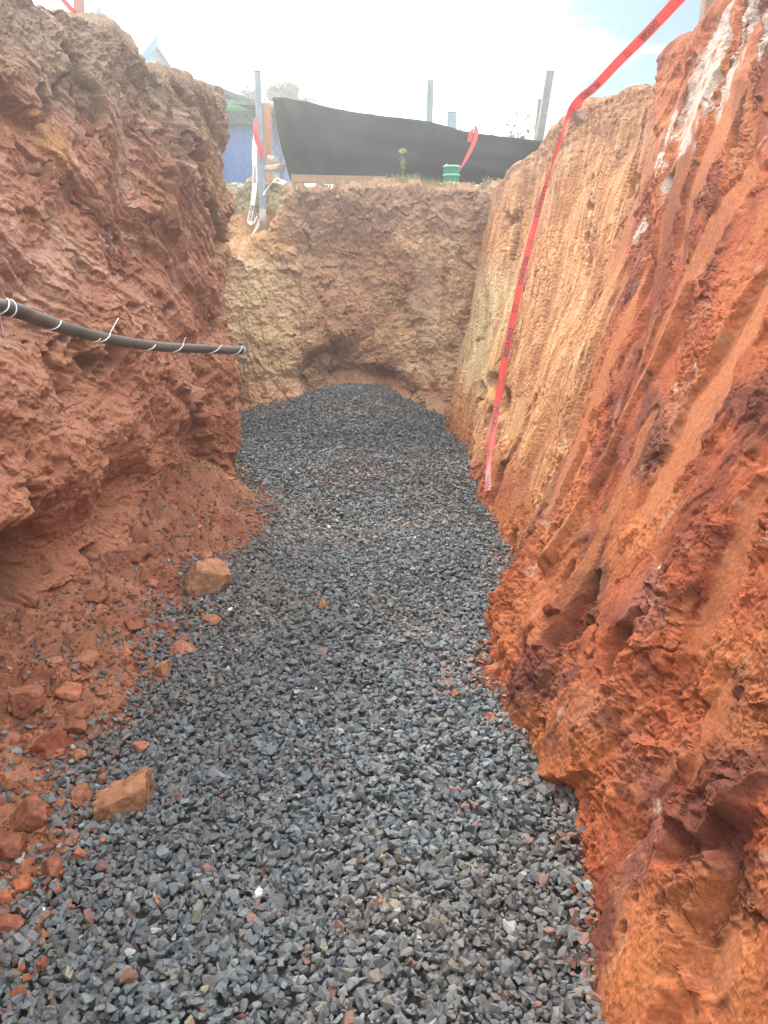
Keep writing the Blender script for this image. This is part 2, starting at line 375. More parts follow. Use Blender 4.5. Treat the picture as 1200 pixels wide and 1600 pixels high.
    sk_ = fbm2(c*42, t*2.2, 3, 78); tn = mixc(tn, (.68, .42, .22), .6*ss(.12, .5, sk_)); tn = mixc(tn, (.30, .110, .045), .7*ss(.12, .45, -sk_ - .3*v1)); tn = mixc(tn, (.34, .135, .055), .6*ss(.2, .5, fbm2(c*2.6 + 5, t*1.6, 5, 82)))
    col = col*(1 - tan[..., None]) + tn*tan[..., None]
    col = mixc(col, (.44, .155, .066), sm*near*.7); col = mixc(col, (.55, .29, .14), sm*tan*.5)
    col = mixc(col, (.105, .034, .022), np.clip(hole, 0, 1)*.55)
    col = mixc(col, (.12, .055, .038), .55*sheer*(ln_ > -.02))  # shade on the block's far side, painted into the colour
    wht = np.zeros_like(Y)
    for y0, z0, hl, hw, ln in [(3.95, 2.33, .38, .17, .45), (3.62, 2.33, .20, .055, .5), (3.72, 2.58, .13, .10, .4), (4.22, 2.17, .10, .05, .5), (4.12, 1.98, .11, .05, .5), (4.27, 1.72, .085, .075, .3), (3.45, 2.45, .16, .04, .5), (3.85, 1.9, .12, .05, .5)]:
        a = (Z - z0)/hl; b = (Y - y0 - ln*(Z - z0))/hw
        wht = np.maximum(wht, ss(1.05, .8, np.sqrt(a*a + b*b) + .75*fbm2(c*9, t*5, 5, 76)))
    col = mixc(col, (.56, .43, .34), wht*.9*ss(-.55, -.2, v3 + .3*v2))
    D += Nn*(-.004*wht)[..., None]
    col *= (1 + .16*fbm2(c*45, t*30, 3, 77))[..., None]
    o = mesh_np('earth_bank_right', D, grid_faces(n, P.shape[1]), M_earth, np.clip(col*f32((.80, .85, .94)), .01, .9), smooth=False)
    return tag(o, kind='structure'), D
right, RIGHT = right_bank()

# ---- left bank: fissured red-brown face that ends in a corner, then a recess running back to the end face
def left_bank():
    F = [(-1.7, -4, -.12), (-1.66, 2.2, -.12), (-1.62, 2.7, -.12), (-1.52, 3.1, -.12), (-1.33, 3.6, -.12), (-1.26, 4.4, -.12), (-1.22, 5.2, -.12), (-1.17, 5.8, -.12), (-1.22, 6.02, -.12), (-1.5, 6.2, -.12), (-2.2, 6.5, -.12), (-2.35, 7.2, -.12), (-2.3, 8.8, -.12)]
    U = [(-1.75, -4, 2.75), (-1.72, 2.2, 2.72), (-1.66, 3.0, 2.72), (-1.55, 3.85, 2.715), (-1.38, 4.2, 2.67), (-1.28, 4.55, 2.59), (-1.20, 4.85, 2.55), (-1.14, 5.15, 2.56), (-1.05, 5.6, 2.58), (-1.14, 5.92, 2.58), (-1.6, 6.3, 2.5), (-2.4, 6.9, 2.4), (-2.4, 8.8, 2.3)]
    # row density: fine where it is seen
    F = np.array(F); U = np.array(U)
    seg = [40, 60, 130, 150, 190, 230, 210, 90, 120, 60, 20, 24]
    idx = np.concatenate([np.linspace(i, i + 1, s, endpoint=False) for i, s in enumerate(seg)] + [[len(F) - 1.0]])
    B = np.stack([np.interp(idx, np.arange(len(F)), F[:, k]) for k in range(3)], 1); T = np.stack([np.interp(idx, np.arange(len(U)), U[:, k]) for k in range(3)], 1)
    B = smooth1(B, 61); T = smooth1(T, 61); n = len(B)
    dr = np.where(B[:, 1:2] < 5.7, np.array([[-1, 0, 0]]), np.array([[-.6, -.6, 0]]))
    dr = smooth1(dr.astype(float), 151)
    t1 = T + dr*.45 + np.array([0, 0, .0]); t2 = T + dr*1.7 + np.array([0, 0, -.25])
    NV = 640
    P = sheet(B, T, NV, np.stack([t1, t2], 1), [60, 10])
    Nn = normals(P); 
    if Nn[200:900, 100:500, 0].mean() < 0: Nn = -Nn
    sa = np.concatenate([[0], np.cumsum(np.linalg.norm(np.diff((B + T)[:, :2]/2, axis=0), axis=1))]); sa = sa - np.interp(5.8, B[:, 1][:1100], sa[:1100]) + 5.8
    Y = f32(sa)[:, None]*np.ones((1, P.shape[1]), np.float32); Z = P[..., 2]
    wall = np.concatenate([np.ones(NV - 10), np.linspace(1, 0, 50), np.zeros(P.shape[1] - NV - 40)])[None, :].astype(np.float32)*np.ones((n, 1), np.float32)
    wob = fbm2(Y*.9, Z*.9, 3, 101)
    c = Z + .55*Y + .12*wob; t = Y - .4*Z                       # beds dipping away to the right
    wp = fbm2(Y*5, Z*5, 3, 140)*.05; wq = fbm2(Y*5, Z*5, 3, 150)*.05
    d = .10*fbm2(Y*.9, Z*.9, 3, 102) + .05*fbm2(c*2.2, t*1.0, 3, 103)
    st = rid2(c*6.5 + wp*5, t*.50, 3, 104); up = ss(.6, 1.5, Z + .25*wob)
    d += (.016*st + .034*fbm2(c*7.5 + wp*5, t*.7, 3, 118))*(.35 + .65*up)
    d += (.004*rid2(c*21 + wp*12, t*1.3 + wq*4, 3, 105) + .011*fbm2(c*20 + wp*12, t*2.2, 3, 119))*(.35 + .65*up) + .0045*fbm2(c*62 + wp*20, t*4.5, 2, 115)*up
    lump = bil3(P, 4.6, 4, 106); lump2 = bil3(P, 17, 3, 107)
    d += (.012 + .03*(1 - up))*lump + (.005 + .007*(1 - up))*lump2
    fg, eg, rg = facet(c*1.5 + wp*6, t*.9 + wq*6, 14, .9); d += .09*fg*ss(0, .10, eg)
    fa, ed, rr = facet(c*4.2 + wp*8, t*1.5 + wq*8, 11, 1.0); d += .015*fa*(1.7 - up)*ss(0, .10, ed)
    fb, eb, rb = facet(c*13 + wp*22, t*5 + wq*22, 12, 1.0); d += .0045*fb*(1.9 - 1.2*up)
    fc, ec, rc = facet(c*34 + wp*55, t*24 + wq*55, 13, 1.0); d += .0016*fc + .003*np.clip(ec*2.5, 0, 1)*rc[..., 1]*(1.2 - .6*up) + .010*fbm3(P, 13, 3, 116) + .006*fbm3(P, 42, 2, 117)
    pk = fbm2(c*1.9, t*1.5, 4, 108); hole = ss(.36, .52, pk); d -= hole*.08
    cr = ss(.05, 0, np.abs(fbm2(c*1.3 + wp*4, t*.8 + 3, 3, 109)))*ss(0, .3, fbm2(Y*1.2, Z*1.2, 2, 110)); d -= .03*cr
    # undercut hollow by the near foot, ledges around it
    d -= .38*np.exp(-(((Y - 3.22)/.48)**2 + ((Z - .28 - .12*(Y - 3.2))/.22)**2)**2)
    d += .07*np.exp(-((Z - .62 - .1*wob)/.16)**2)*ss(2.2, 2.8, Y)*ss(4.2, 3.4, Y)
    d -= .10*np.exp(-((Z - .35)/.22)**2)*ss(3.3, 3.8, Y)*ss(5.4, 4.8, Y)
    d -= .12*np.exp(-((Y - 4.30)/.18)**2 - ((Z - .42)/.16)**2)
    d += ss(.35, 0, np.abs(Z - 2.5))*(.022*bil3(P, 9, 3, 111) + .016*fbm3(P, 26, 3, 112) + .012*bil3(P, 48, 2, 113))
    D = P + Nn*d[..., None]
    top = 1 - wall; D[..., 2] += top*(.05*fbm3(P, 5, 3, 130) + .02*bil3(P, 22, 2, 133) + .014*bil3(P, 55, 2, 134))
    D[..., 2] += wall*.009*fbm2(Y*13, Z*13, 2, 160)
    col = np.empty(Y.shape + (3,), np.float32); col[:] = (.36, .145, .088)
    v1 = fbm2(c*1.8, t*1.2, 4, 170); v2 = fbm2(c*6, t*3, 4, 171); v3 = fbm2(c*24, t*2.5, 3, 172)
    col = mixc(col, (.46, .225, .155), ss(-.05, .5, v1 + .3*v3)*(.35 + .65*up)); col = mixc(col, (.25, .088, .052), ss(.05, .5, -v1 + .4*v2))
    col = mixc(col, (.40, .175, .070), .75*ss(.3, .6, fbm2(c*2.4, t*2, 4, 173)))
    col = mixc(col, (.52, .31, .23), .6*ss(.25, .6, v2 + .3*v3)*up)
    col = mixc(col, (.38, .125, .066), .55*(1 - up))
    col = mixc(col, (.24, .15, .10), .8*ss(2.0, 2.5, Z + .18*v1))
    col = mixc(col, (.33, .20, .10), .5*ss(5.1, 5.7, Y)*ss(1.5, 2.0, Z)*ss(2.5, 2.3, Z))
    col = mixc(col, (.17, .078, .052), .6*np.exp(-(((Y - 3.22)/.5)**2 + ((Z - .25 - .12*(Y - 3.2))/.24)**2)**2))  # shadow of the undercut hollow painted into the soil colour
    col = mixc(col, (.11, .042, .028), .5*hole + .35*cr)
    col *= (1 + .16*fbm2(c*40, t*30, 3, 177))[..., None]
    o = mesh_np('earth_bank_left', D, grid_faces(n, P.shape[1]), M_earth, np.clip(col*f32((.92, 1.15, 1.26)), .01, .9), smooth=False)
    return tag(o, kind='structure'), D
left, LEFT = left_bank()

# ---- end bank: pit head with a notch at its left, scooped hollow at the foot
def end_bank():
    xs = np.concatenate([np.linspace(-3.4, -1.8, 60, endpoint=False), np.linspace(-1.8, 1.35, 620), np.linspace(1.36, 2.4, 40)]); n = len(xs)
    yb = np.interp(xs, [-3.4, -1.6, -.9, -.4, .2, .7, 1.4, 2.4], [8.30, 8.25, 8.20, 8.38, 8.32, 8.22, 8.1, 8.0])
    zt = np.interp(xs, [-3.4, -1.7, -1.5, -1.2, -1.08, -.98, -.5, .2, .9, 1.3, 2.4], [1.62, 1.62, 1.66, 1.84, 2.0, 2.24, 2.28, 2.27, 2.25, 2.24, 2.3])
    yt = np.interp(xs, [-3.4, -1.6, -1.1, -.9, 0, .8, 1.4, 2.4], [8.55, 8.5, 8.5, 8.45, 8.55, 8.45, 8.4, 8.3])
    B = smooth1(np.stack([xs, yb, np.full(n, -.15)], 1), 31); T = smooth1(np.stack([xs, yt, zt], 1), 25); B[:, 0] = xs; T[:, 0] = xs
    z2 = np.maximum(zt, np.interp(xs, [-1.7, -1.2, -1.0], [1.74, 1.88, 2.28])); z3 = np.interp(xs, [-1.5, -1.0, 1.3, 2.4], [2.36, 2.35, 2.33, 2.45])
    t1 = np.stack([xs, np.interp(xs, [-1.6, -1.1, -1.0], [9.0, 8.8, 8.75]), z2], 1); t2 = np.stack([xs, np.interp(xs, [-1.6, -1.1, -.9], [9.25, 8.95, 8.9]), z3], 1); t3 = np.stack([xs, np.full(n, 10.6), np.full(n, 2.36)], 1); t4 = np.stack([xs, np.full(n, 12.2), np.full(n, 2.2)], 1)
    NV = 400
    P = sheet(B, T, NV, np.stack([t1, t2, t3, t4], 1), [60, 70, 40, 6])
    Nn = normals(P)
    if Nn[100:600, 50:300, 1].mean() > 0: Nn = -Nn
    X = P[..., 0]; Z = P[..., 2]
    fade = np.concatenate([np.ones(NV + 130), np.linspace(1, .3, 46)])[None, :].astype(np.float32)
    wob = fbm2(X*1.1, Z*1.1, 3, 201); wp = fbm2(X*5, Z*5, 3, 240)*.05; wq = fbm2(X*5, Z*5, 3, 250)*.05
    c = X + .18*Z; lump = bil3(P, 4.5, 4, 206); lump2 = bil3(P, 16, 3, 207)
    d = .10*fbm2(X*1.2, Z*.9, 3, 202) + .06*lump + .016*lump2 + .018*rid2(c*5, Z*1.3, 3, 203) + .006*fbm2(c*30, Z*6, 2, 204)
    fa, ed, rr = facet(c*4 + wp*9, Z*3 + wq*9, 21, 1.); d += .04*fa*ss(0, .08, ed)
    fb, eb, rb = facet(c*12 + wp*22, Z*9 + wq*22, 22, 1.); d += .006*fb + .012*fbm3(P, 9, 3, 216) + .014*fbm2(c*6, Z*2.4, 3, 218)
    fc, ec, rc = facet(c*32 + wp*50, Z*25 + wq*50, 23, 1.); d += .0025*fc + .006*fbm3(P, 30, 3, 217)
    # scooped hollow low in the middle-left, and a raw cavity to its right
    d -= .20*np.exp(-(((X + .58 - .3*(Z - .4) + .2*wob)/.30)**2 + ((Z - .42)/.30)**2)**2)*(1 + .5*fa)
    d -= .14*np.exp(-(((X + .0)/.32)**2 + ((Z - .30 + .3*X)/.14)**2)**2)
    d += .10*np.exp(-((X + 1.35)/.32)**2)*ss(1.9, 1.2, Z)
    d -= .12*np.exp(-((X + .35)/.4)**2 - ((Z - 1.5)/.5)**2)
    rec = ss(.06, .0, np.abs(X - .64))*ss(.75, 1.0, Z)*ss(1.75, 1.5, Z); d -= .05*rec
    smp = ss(.19, .05, np.abs(X - .52 + .16*wob + .1*fbm2(X*4, Z*2, 3, 244)))*ss(.8, 1.0, Z)*ss(1.75, 1.5, Z); d = d*(1 - .5*smp) + .5*smp*.02
    D = P + Nn*(d*fade)[..., None]; D[..., 0] += .012*fbm2(X*14, Z*14, 2, 260)
    col = np.empty(X.shape + (3,), np.float32); col[:] = (.33, .185, .110)
    v1 = fbm2(c*1.6, Z*1.3, 4, 270); v2 = fbm2(c*5, Z*4, 4, 271)
    col = mixc(col, (.41, .27, .165), ss(-.1, .45, v1)); col = mixc(col, (.235, .105, .065), ss(.1, .5, -v1 + .4*v2))
    col = mixc(col, (.39, .275, .165), .7*ss(-.55, -1.25, X + .35*v1 + .15*v2)*ss(1.8, 1.2, Z + .2*v1)*ss(.15, .5, Z))
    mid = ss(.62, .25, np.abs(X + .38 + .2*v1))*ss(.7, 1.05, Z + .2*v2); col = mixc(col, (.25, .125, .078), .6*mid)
    col = mixc(col, (.235, .130, .086), .85*ss(1.72, 1.98, Z + .12*v1)*ss(-1.15, -.95, X))
    col = mixc(col, (.36, .20, .095), .8*ss(-.95, -1.15, X)*ss(1.5, 1.75, Z)); col = mixc(col, (.185, .165, .105), .85*ss(-.98, -1.15, X)*ss(1.98, 2.12, Z))
    col = mixc(col, (.42, .22, .14), .6*ss(.45, .2, Z + .15*v2)); col = mixc(col, (.33, .24, .175), .35*smp)
    col = mixc(col, (.19, .095, .066), .6*np.exp(-(((X + .5)/.4)**2 + ((Z - .42)/.26)**2)**2))  # shade inside the scooped hollow, put into the face colour
    col *= (1 + .15*fbm2(c*30, Z*25, 3, 277))[..., None]
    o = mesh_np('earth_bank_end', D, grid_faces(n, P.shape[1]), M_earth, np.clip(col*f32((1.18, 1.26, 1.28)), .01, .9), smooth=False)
    return tag(o, kind='structure'), D
endb, END = end_bank()

# ---- site ground: one sheet out to the horizon, with the pit left open
def ground():
    a = np.unique(np.concatenate([np.linspace(-160, -12, 30), np.linspace(-12, 14, 53), np.linspace(14, 160, 30)]))
    X, Y = np.meshgrid(a, a, indexing='ij')
    Z = 2.30 + .32*ss(8.8, 5.5, Y) + .05*fbm2(X*.4, Y*.4, 3, 301)
    ramp = (np.abs(X) < 1.9)*(Y < -2.9); Z = np.where(ramp, np.clip((-Y - 3)*.45, -.02, 2.6), Z)
    F = grid_faces(len(a), len(a))
    cx = X.ravel()[F].mean(1); cy = Y.ravel()[F].mean(1)
    keep = ~((cx > -2.8) & (cx < 2.9) & (cy > -3) & (cy < 11.3))
    V = np.stack([X, Y, Z], -1); col = np.empty(V.shape, np.float32); col[:] = (.27, .14, .085)
    col = mixc(col, (.17, .17, .07), ss(0, .4, fbm2(X*.2, Y*.2, 3, 302)))
    return tag(mesh_np('ground', V, F[keep], M_earth, col), kind='structure')
ground()

# ---- floor of the pit: gravel bed and the red soil spilled over it
XE_Y = [-4, 1.2, 1.54, 1.98, 2.2, 2.43, 2.97, 3.15, 3.5, 3.83, 4.01, 4.22, 4.95, 5.35, 5.75, 6.1, 9]
XE_X = [-1.02, -1.02, -1.00, -1.02, -1.12, -1.06, -1.04, -.95, -.98, -1.06, -.93, -.82, -.84, -.98, -1.15, -1.6, -2.2]
XR_Y = [-4, 1.25, 1.5, 1.84, 2.04, 2.43, 2.91, 3.35, 4.2, 4.7, 5.2, 6.4, 8.0, 9]
XR_X = [.48, .47, .48, .50, .45, .42, .425, .55, .65, .68, .65, .62, .66, .68]
def gravel_z(x, y):
    g = .215*np.exp(-(np.abs(x + .36)/np.where(x < -.36, 1.0, .66))**2.4)*ss(5.9, 8.1, y) + .05*np.exp(-((x + .15)/.5)**2)*ss(4.5, 6.5, y)
    return g + .030*fbm2(x*1.5, y*1.3, 3, 401) + .02*np.exp(-((x + .25)/.4)**2) - .012*p2(x*4, y*4, 402)
def soil_z(x, y):
    e = np.interp(y, XE_Y, XE_X) + .13*fbm2(x*2.6, y*2.6, 4, 410) + .05*fbm2(x*9, y*9, 3, 411)
    dl = e - x
    sl = np.interp(y, [0, 1.5, 2.2, 3.0, 3.7, 4.3, 4.8, 5.6, 6.1, 6.6], [.18, .15, .15, .17, .30, .50, .60, .62, .4, .2])
    z = np.where(dl > 0, sl*dl, .35*dl) + .045*bil2(x*5, y*5, 4, 412)*np.clip(dl*3 + .3, 0, 1)
    fa, ed, rr = facet(x*9, y*9, 31, 1.); z += .030*fa*np.clip(dl*5, 0, 1) + .018*bil2(x*14, y*14, 3, 413)*np.clip(dl*6, 0, 1)
    z = np.minimum(z, .45)
    # red spill near the right foot
    dr = x - np.interp(y, XR_Y, XR_X) + .10*fbm2(x*3, y*3, 4, 420) - .14
    z2 = dr*.45 + .02*bil2(x*9, y*9, 3, 421) + .05*np.exp(-((y - 2.75)/.35)**2 - ((x - .40)/.12)**2)
    # thin heap at the foot of the end face, left
    de = y - (7.95 + .35*np.abs(x + 1.25) + .12*fbm2(x*4, y*4, 3, 430)); z3 = .45*de*(x < -.4) - .3*(x >= -.4)
    de2 = y - (8.02 + .12*fbm2(x*4, y*4, 3, 431)); z3 = np.maximum(z3, np.where((x > -.95) & (x < .45), -.3, de2*.6 - .02))
    return np.maximum(np.maximum(z, z2), z3)
def floor_sheets():
    ys = [-4.0]
    while ys[-1] < 8.9: ys.append(ys[-1] + (max(.0042*max(ys[-1], 1.6), .006) if ys[-1] > .8 else .06))
    ys = np.array(ys); xs = np.linspace(-2.4, 1.05, 520)
    X, Y = np.meshgrid(xs, ys, indexing='ij'); g = gravel_z(X, Y); s = soil_z(X, Y)
    V = np.stack([X, Y, g - .022 + .006*fbm2(X*40, Y*40, 2, 440)], -1); c = np.empty(V.shape, np.float32); c[:] = (.036, .037, .040)
    tag(mesh_np('gravel_bed', V, grid_faces(*X.shape), M_earth, c), kind='structure')
    zz = np.where(s > -.06, np.where(s + .0 > g - .03, s + g*.6, g - .08), g - .08)
    P = np.stack([X, Y, zz], -1)
    zz = zz + (.006*fbm2(X*45, Y*45, 3, 441) + .012*bil2(X*17, Y*17, 3, 442))*(s > -.02)
    P[..., 2] = zz
    col = np.empty(P.shape, np.float32); col[:] = (.215, .095, .059); v = fbm2(X*3, Y*3, 4, 443); u = fbm2(X*12, Y*12, 3, 444)
    col = mixc(col, (.28, .130, .085), ss(0, .5, v + .4*u)); col = mixc(col, (.19, .068, .042), ss(.1, .5, -v + .3*u))
    col = mixc(col, (.36, .095, .040), ss(.1, .5, X)); col = mixc(col, (.38, .21, .13), ss(7.2, 7.8, Y)); col = mixc(col, (.33, .19, .10), ss(4.9, 5.5, Y)*ss(7, 6, Y)*ss(-.5, -.8, X))
    tag(mesh_np('soil', P, grid_faces(*X.shape), M_earth, col), kind='structure')
floor_sheets()

# ---- crushed stone: thousands of angular chips, one mass
def hull_templates(k, lo, hi, seed, npts=(9, 14)):
    out = []; r = random.Random(seed)
    for i in range(k):
        bm = bmesh.new(); dims = (1, r.uniform(.55, .95), r.uniform(lo, hi))
        for j in range(r.randint(*npts)):
            v = Vector((r.gauss(0, 1), r.gauss(0, 1), r.gauss(0, 1))); v.normalize(); v = Vector((max(-.72, min(.72, v.x)), max(-.72, min(.72, v.y)), max(-.7, min(.7, v.z))))*r.uniform(.85, 1.1)
            bm.verts.new((v.x*dims[0]*.62, v.y*dims[1]*.62, v.z*dims[2]*.62))
        h = bmesh.ops.convex_hull(bm, input=bm.verts[:]); bmesh.ops.delete(bm, geom=[e for e in h['geom_interior'] if isinstance(e, bmesh.types.BMVert)], context='VERTS')
        bmesh.ops.triangulate(bm, faces=bm.faces[:]); bm.verts.index_update()
        out.append((f32([v.co[:] for v in bm.verts]), np.array([[v.index for v in f.verts] for f in bm.faces], np.int32))); bm.free()
    return out
def rotm(a, b, c):
    ca, sa, cb, sb, cc, sc = np.cos(a), np.sin(a), np.cos(b), np.sin(b), np.cos(c), np.sin(c)
    return np.stack([np.stack([ca*cb, ca*sb*sc - sa*cc, ca*sb*cc + sa*sc], -1), np.stack([sa*cb, sa*sb*sc + ca*cc, sa*sb*cc - ca*sc], -1), np.stack([-sb, cb*sc, cb*cc], -1)], -2).astype(np.float32)
def scatter(name, pos, size, tilt, cols, tmpl, material, r):
    n = len(pos); Vs = []; Fs = []; Cs = []; off = 0
    pick = r.integers(0, len(tmpl), n); Rm = rotm(r.uniform(0, 2*np.pi, n), r.normal(0, tilt, n), r.normal(0, tilt, n))
    for k, (tv, tf) in enumerate(tmpl):
        ii = np.where(pick == k)[0]
        if not len(ii): continue
        v = np.einsum('nij,mj->nmi', Rm[ii], tv)*size[ii, None, None] + pos[ii, None, :]
        Vs.append(v.reshape(-1, 3)); m = len(tv)
        Fs.append((tf[None] + (off + np.arange(len(ii))*m)[:, None, None]).reshape(-1, 3)); off += len(ii)*m
        Cs.append(np.repeat(cols[ii], m, axis=0))
    return mesh_np(name, np.concatenate(Vs), np.concatenate(Fs), material, np.concatenate(Cs), smooth=False)
def gravel():
    r = np.random.default_rng(21); pts = []
    y = .55
    while y < 8.6:
        sp = .0164 if y < 4.5 else .020
        nx = int(3.3/sp); x = -2.35 + (np.arange(nx) + r.uniform(0, 1, nx))*sp; yy = y + r.uniform(-.7, .7, nx)*sp
        pts.append(np.stack([x, yy], 1)); y += sp
    lay = [np.zeros(sum(map(len, pts)))]; y = .55                # a second course showing in the gaps of the first
    while y < 5.0:
        nx = int(2.6/.0215); x = -1.6 + (np.arange(nx) + r.uniform(0, 1, nx))*.0215; pts.append(np.stack([x, y + r.uniform(-.7, .7, nx)*.0215], 1)); lay.append(np.full(nx, .013)); y += .0215
    p = np.concatenate(pts); lay = np.concatenate(lay)
    x, y = p[:, 0], p[:, 1]; g = gravel_z(x, y); s = soil_z(x, y)
    over = s*1 + g*.6 - g
    pr = np.where(over < -.004, 1, np.exp(-(over + .004)/.030)*.75)*ss(-.15, .35, fbm2(x*6, y*6, 2, 450) + np.where(over < 0.0, 1.3, .25))
    pr = np.where((over > .05), .03*(x < 0), pr)
    ok = (r.uniform(size=len(p)) < pr) & (x < np.interp(y, XR_Y, XR_X) + .17) & ((x > -1.35) | (y > 6.0) | (over < .25))
    x, y, g, s, over, lay = x[ok], y[ok], g[ok], s[ok], over[ok], lay[ok]; n = len(x)
    size = np.clip(r.lognormal(math.log(.0240), .32, n), .010, .048).astype(np.float32)
    z = np.maximum(g, s + g*.6) + r.uniform(-.012, .014, n) + .05*(size - .03) - lay
    sh = r.normal(0, .20, n); base = .126*np.exp(sh)*(1 + .22*fbm2(x*1.1, y*.9, 3, 461))
    cols = np.stack([base*.87, base*.985, base*1.09], 1); dust = np.clip(fbm2(x*.9 + 7, y*.7, 4, 462)*.9, 0, .32)[:, None]; cols = cols*(1 - dust) + dust*base[:, None]*f32((1.22, .97, .80))
    warm = r.uniform(size=n) < .14; cols[warm] *= (1.18, 1.0, .82)
    redm = (r.uniform(size=n) < np.clip(.02 + 1.2*np.exp(-np.abs(over + .02)/.02)*.5*(np.abs(x + .2) > .5) + .35*np.exp(-((x + .2)**2 + ((y - 5.6)*.6)**2)/.09) + .5*np.exp(-((x - .38)**2 + (y - 2.75)**2)/.03), 0, .7)); cols[redm] = cols[redm]*.45 + f32((.20, .075, .042))*.6
    q = r.uniform(size=n)
    cols[q < .0012] = (.60, .61, .60); cols[(q > .008) & (q < .018)] = (.25, .26, .26); cols[(q > .02) & (q < .026)] = (.24, .21, .15); cols[(q > .03) & (q < .031)] = (.36, .16, .08)
    pos = np.stack([x, y, z], 1).astype(np.float32)
    o = scatter('gravel', pos, size, .55, cols.astype(np.float32), hull_templates(40, .34, .72, 5, (11, 17)), M_stone, r)
    tag(o, 'dark blue-grey crushed stone covering the trench floor', 'gravel', kind='stuff')
    # a thinner scatter of red crumbs along both feet and on the spills
    n = 17000; y = 1.1 + 7*r.uniform(size=n)**1.5; sideL = r.uniform(size=n) < .78
    x = np.where(sideL, np.interp(y, XE_Y, XE_X) - r.uniform(-.22, .62, n), np.interp(y, XR_Y, XR_X) + r.normal(.01, .035, n))
    g = gravel_z(x, y); s = soil_z(x, y); zz = np.maximum(g + .008, s + g*.6)
    over = s + g*.6 - g; ok = (r.uniform(size=n) < np.where(over > 0, .9, np.exp(over/.03)*.5)*np.where(x > 0, .07 + .7*np.exp(-((y - 2.75)/.4)**2), 1))
    x, y, zz = x[ok], y[ok], zz[ok]; n = len(x); size = np.clip(r.lognormal(math.log(.019), .5, n), .006, .055).astype(np.float32)
    b = np.exp(r.normal(0, .2, n))[:, None]; cols = f32((.25, .105, .063))*b; m = x > 0; cols[m] = f32((.26, .085, .045))*b[m]; m = (y > 4.9) & (x < 0); cols[m] = f32((.34, .18, .10))*b[m]
    o = scatter('soil_crumbs', np.stack([x, y, zz], 1).astype(np.float32), size, 1.2, cols.astype(np.float32), hull_templates(20, .5, .9, 9), M_clod, r)
    tag(o, 'red soil crumbs strewn along the foot of both banks', 'soil crumbs', kind='stuff')
gravel()

# ------------------------------------------------------------------ things
def vsurf(x, y):
    return float(max(gravel_z(f32([x]), f32([y]))[0], (soil_z(f32([x]), f32([y])) + .6*gravel_z(f32([x]), f32([y])))[0]))
def gp(px, py):
    """point on the pit floor seen at a pixel of the photograph"""
    v = (800 - py)/1200; r = Vector(((px - 600)/1200, cP + v*sP, -sP + v*cP)); z = 0
    if px > 800: return on_right(px, py)
    for _ in range(12):
        t = (z - CAM_H)/r.z; z = min(.8, max(-.1, z*.4 + .6*vsurf(r.x*t, r.y*t)))
    t = (z - CAM_H)/r.z
    return Vector((r.x*t, r.y*t, z))
def project(A):
    A = A.reshape(-1, 3); dy = A[:, 1]; dz = A[:, 2] - CAM_H
    dep = dy*cP - dz*sP; up = dy*sP + dz*cP
    return 600 + 1200*A[:, 0]/dep, 800 - 1200*up/dep, dep
RPX = project(RIGHT)
def on_right(px, py):
    m = np.where((np.abs(RPX[0] - px) < 5) & (np.abs(RPX[1] - py) < 5) & (RPX[2] > .5))[0]
    return Vector([float(a) for a in RIGHT.reshape(-1, 3)[m[np.argmin(RPX[2][m])]]])

LPX = project(LEFT)
def on_left(px, py):
    m = np.argmin((LPX[0] - px)**2 + (LPX[1] - py)**2 + 900*(LPX[2] < 2))
    return Vector([float(a) for a in LEFT.reshape(-1, 3)[m]])
# ---- lumps of red earth lying on the floor, each on its own
def clod_mesh(seed, dims, cuts=9, sub=4, rough=.05):
    r = random.Random(seed); bm = bmesh.new(); bmesh.ops.create_icosphere(bm, subdivisions=sub, radius=1)
    V = f32([v.co[:] for v in bm.verts])
    q = Euler((r.uniform(-.4, .4), r.uniform(-.4, .4), r.uniform(0, 3))).to_matrix(); cutl = [(q @ Vector(a), r.uniform(.48, .74)) for a in ((1, 0, 0), (-1, .2, 0), (0, 1, .2), (.2, -1, 0), (0, 0, 1), (0, 0, -1))]
    cutl += [(Vector((r.gauss(0, 1), r.gauss(0, 1), r.gauss(0, .8))).normalized(), r.uniform(.55, .80)) for _ in range(max(2, cuts - 4))]
    for n, h in cutl:
        n = f32((n + Vector((r.uniform(-.4, .4), r.uniform(-.4, .4), r.uniform(-.3, .3)))).normalized()[:])
        dd = V @ n - h; V = V - np.where(dd > 0, dd, 0)[:, None]*n
    sh = f32([r.uniform(0, 50), r.uniform(0, 50), r.uniform(0, 50)])
    V = V + V*(rough*1.3*bil3(V + sh, 2.2, 3, 3) + rough*fbm3(V + sh, 7, 3, 4) + .35*rough*bil3(V + sh, 18, 2, 5))[:, None]
    V = V/np.abs(V).max(0)*f32(dims)
    F = np.array([[v.index for v in f.verts] for f in bm.faces], np.int32); bm.free()
    return V, F
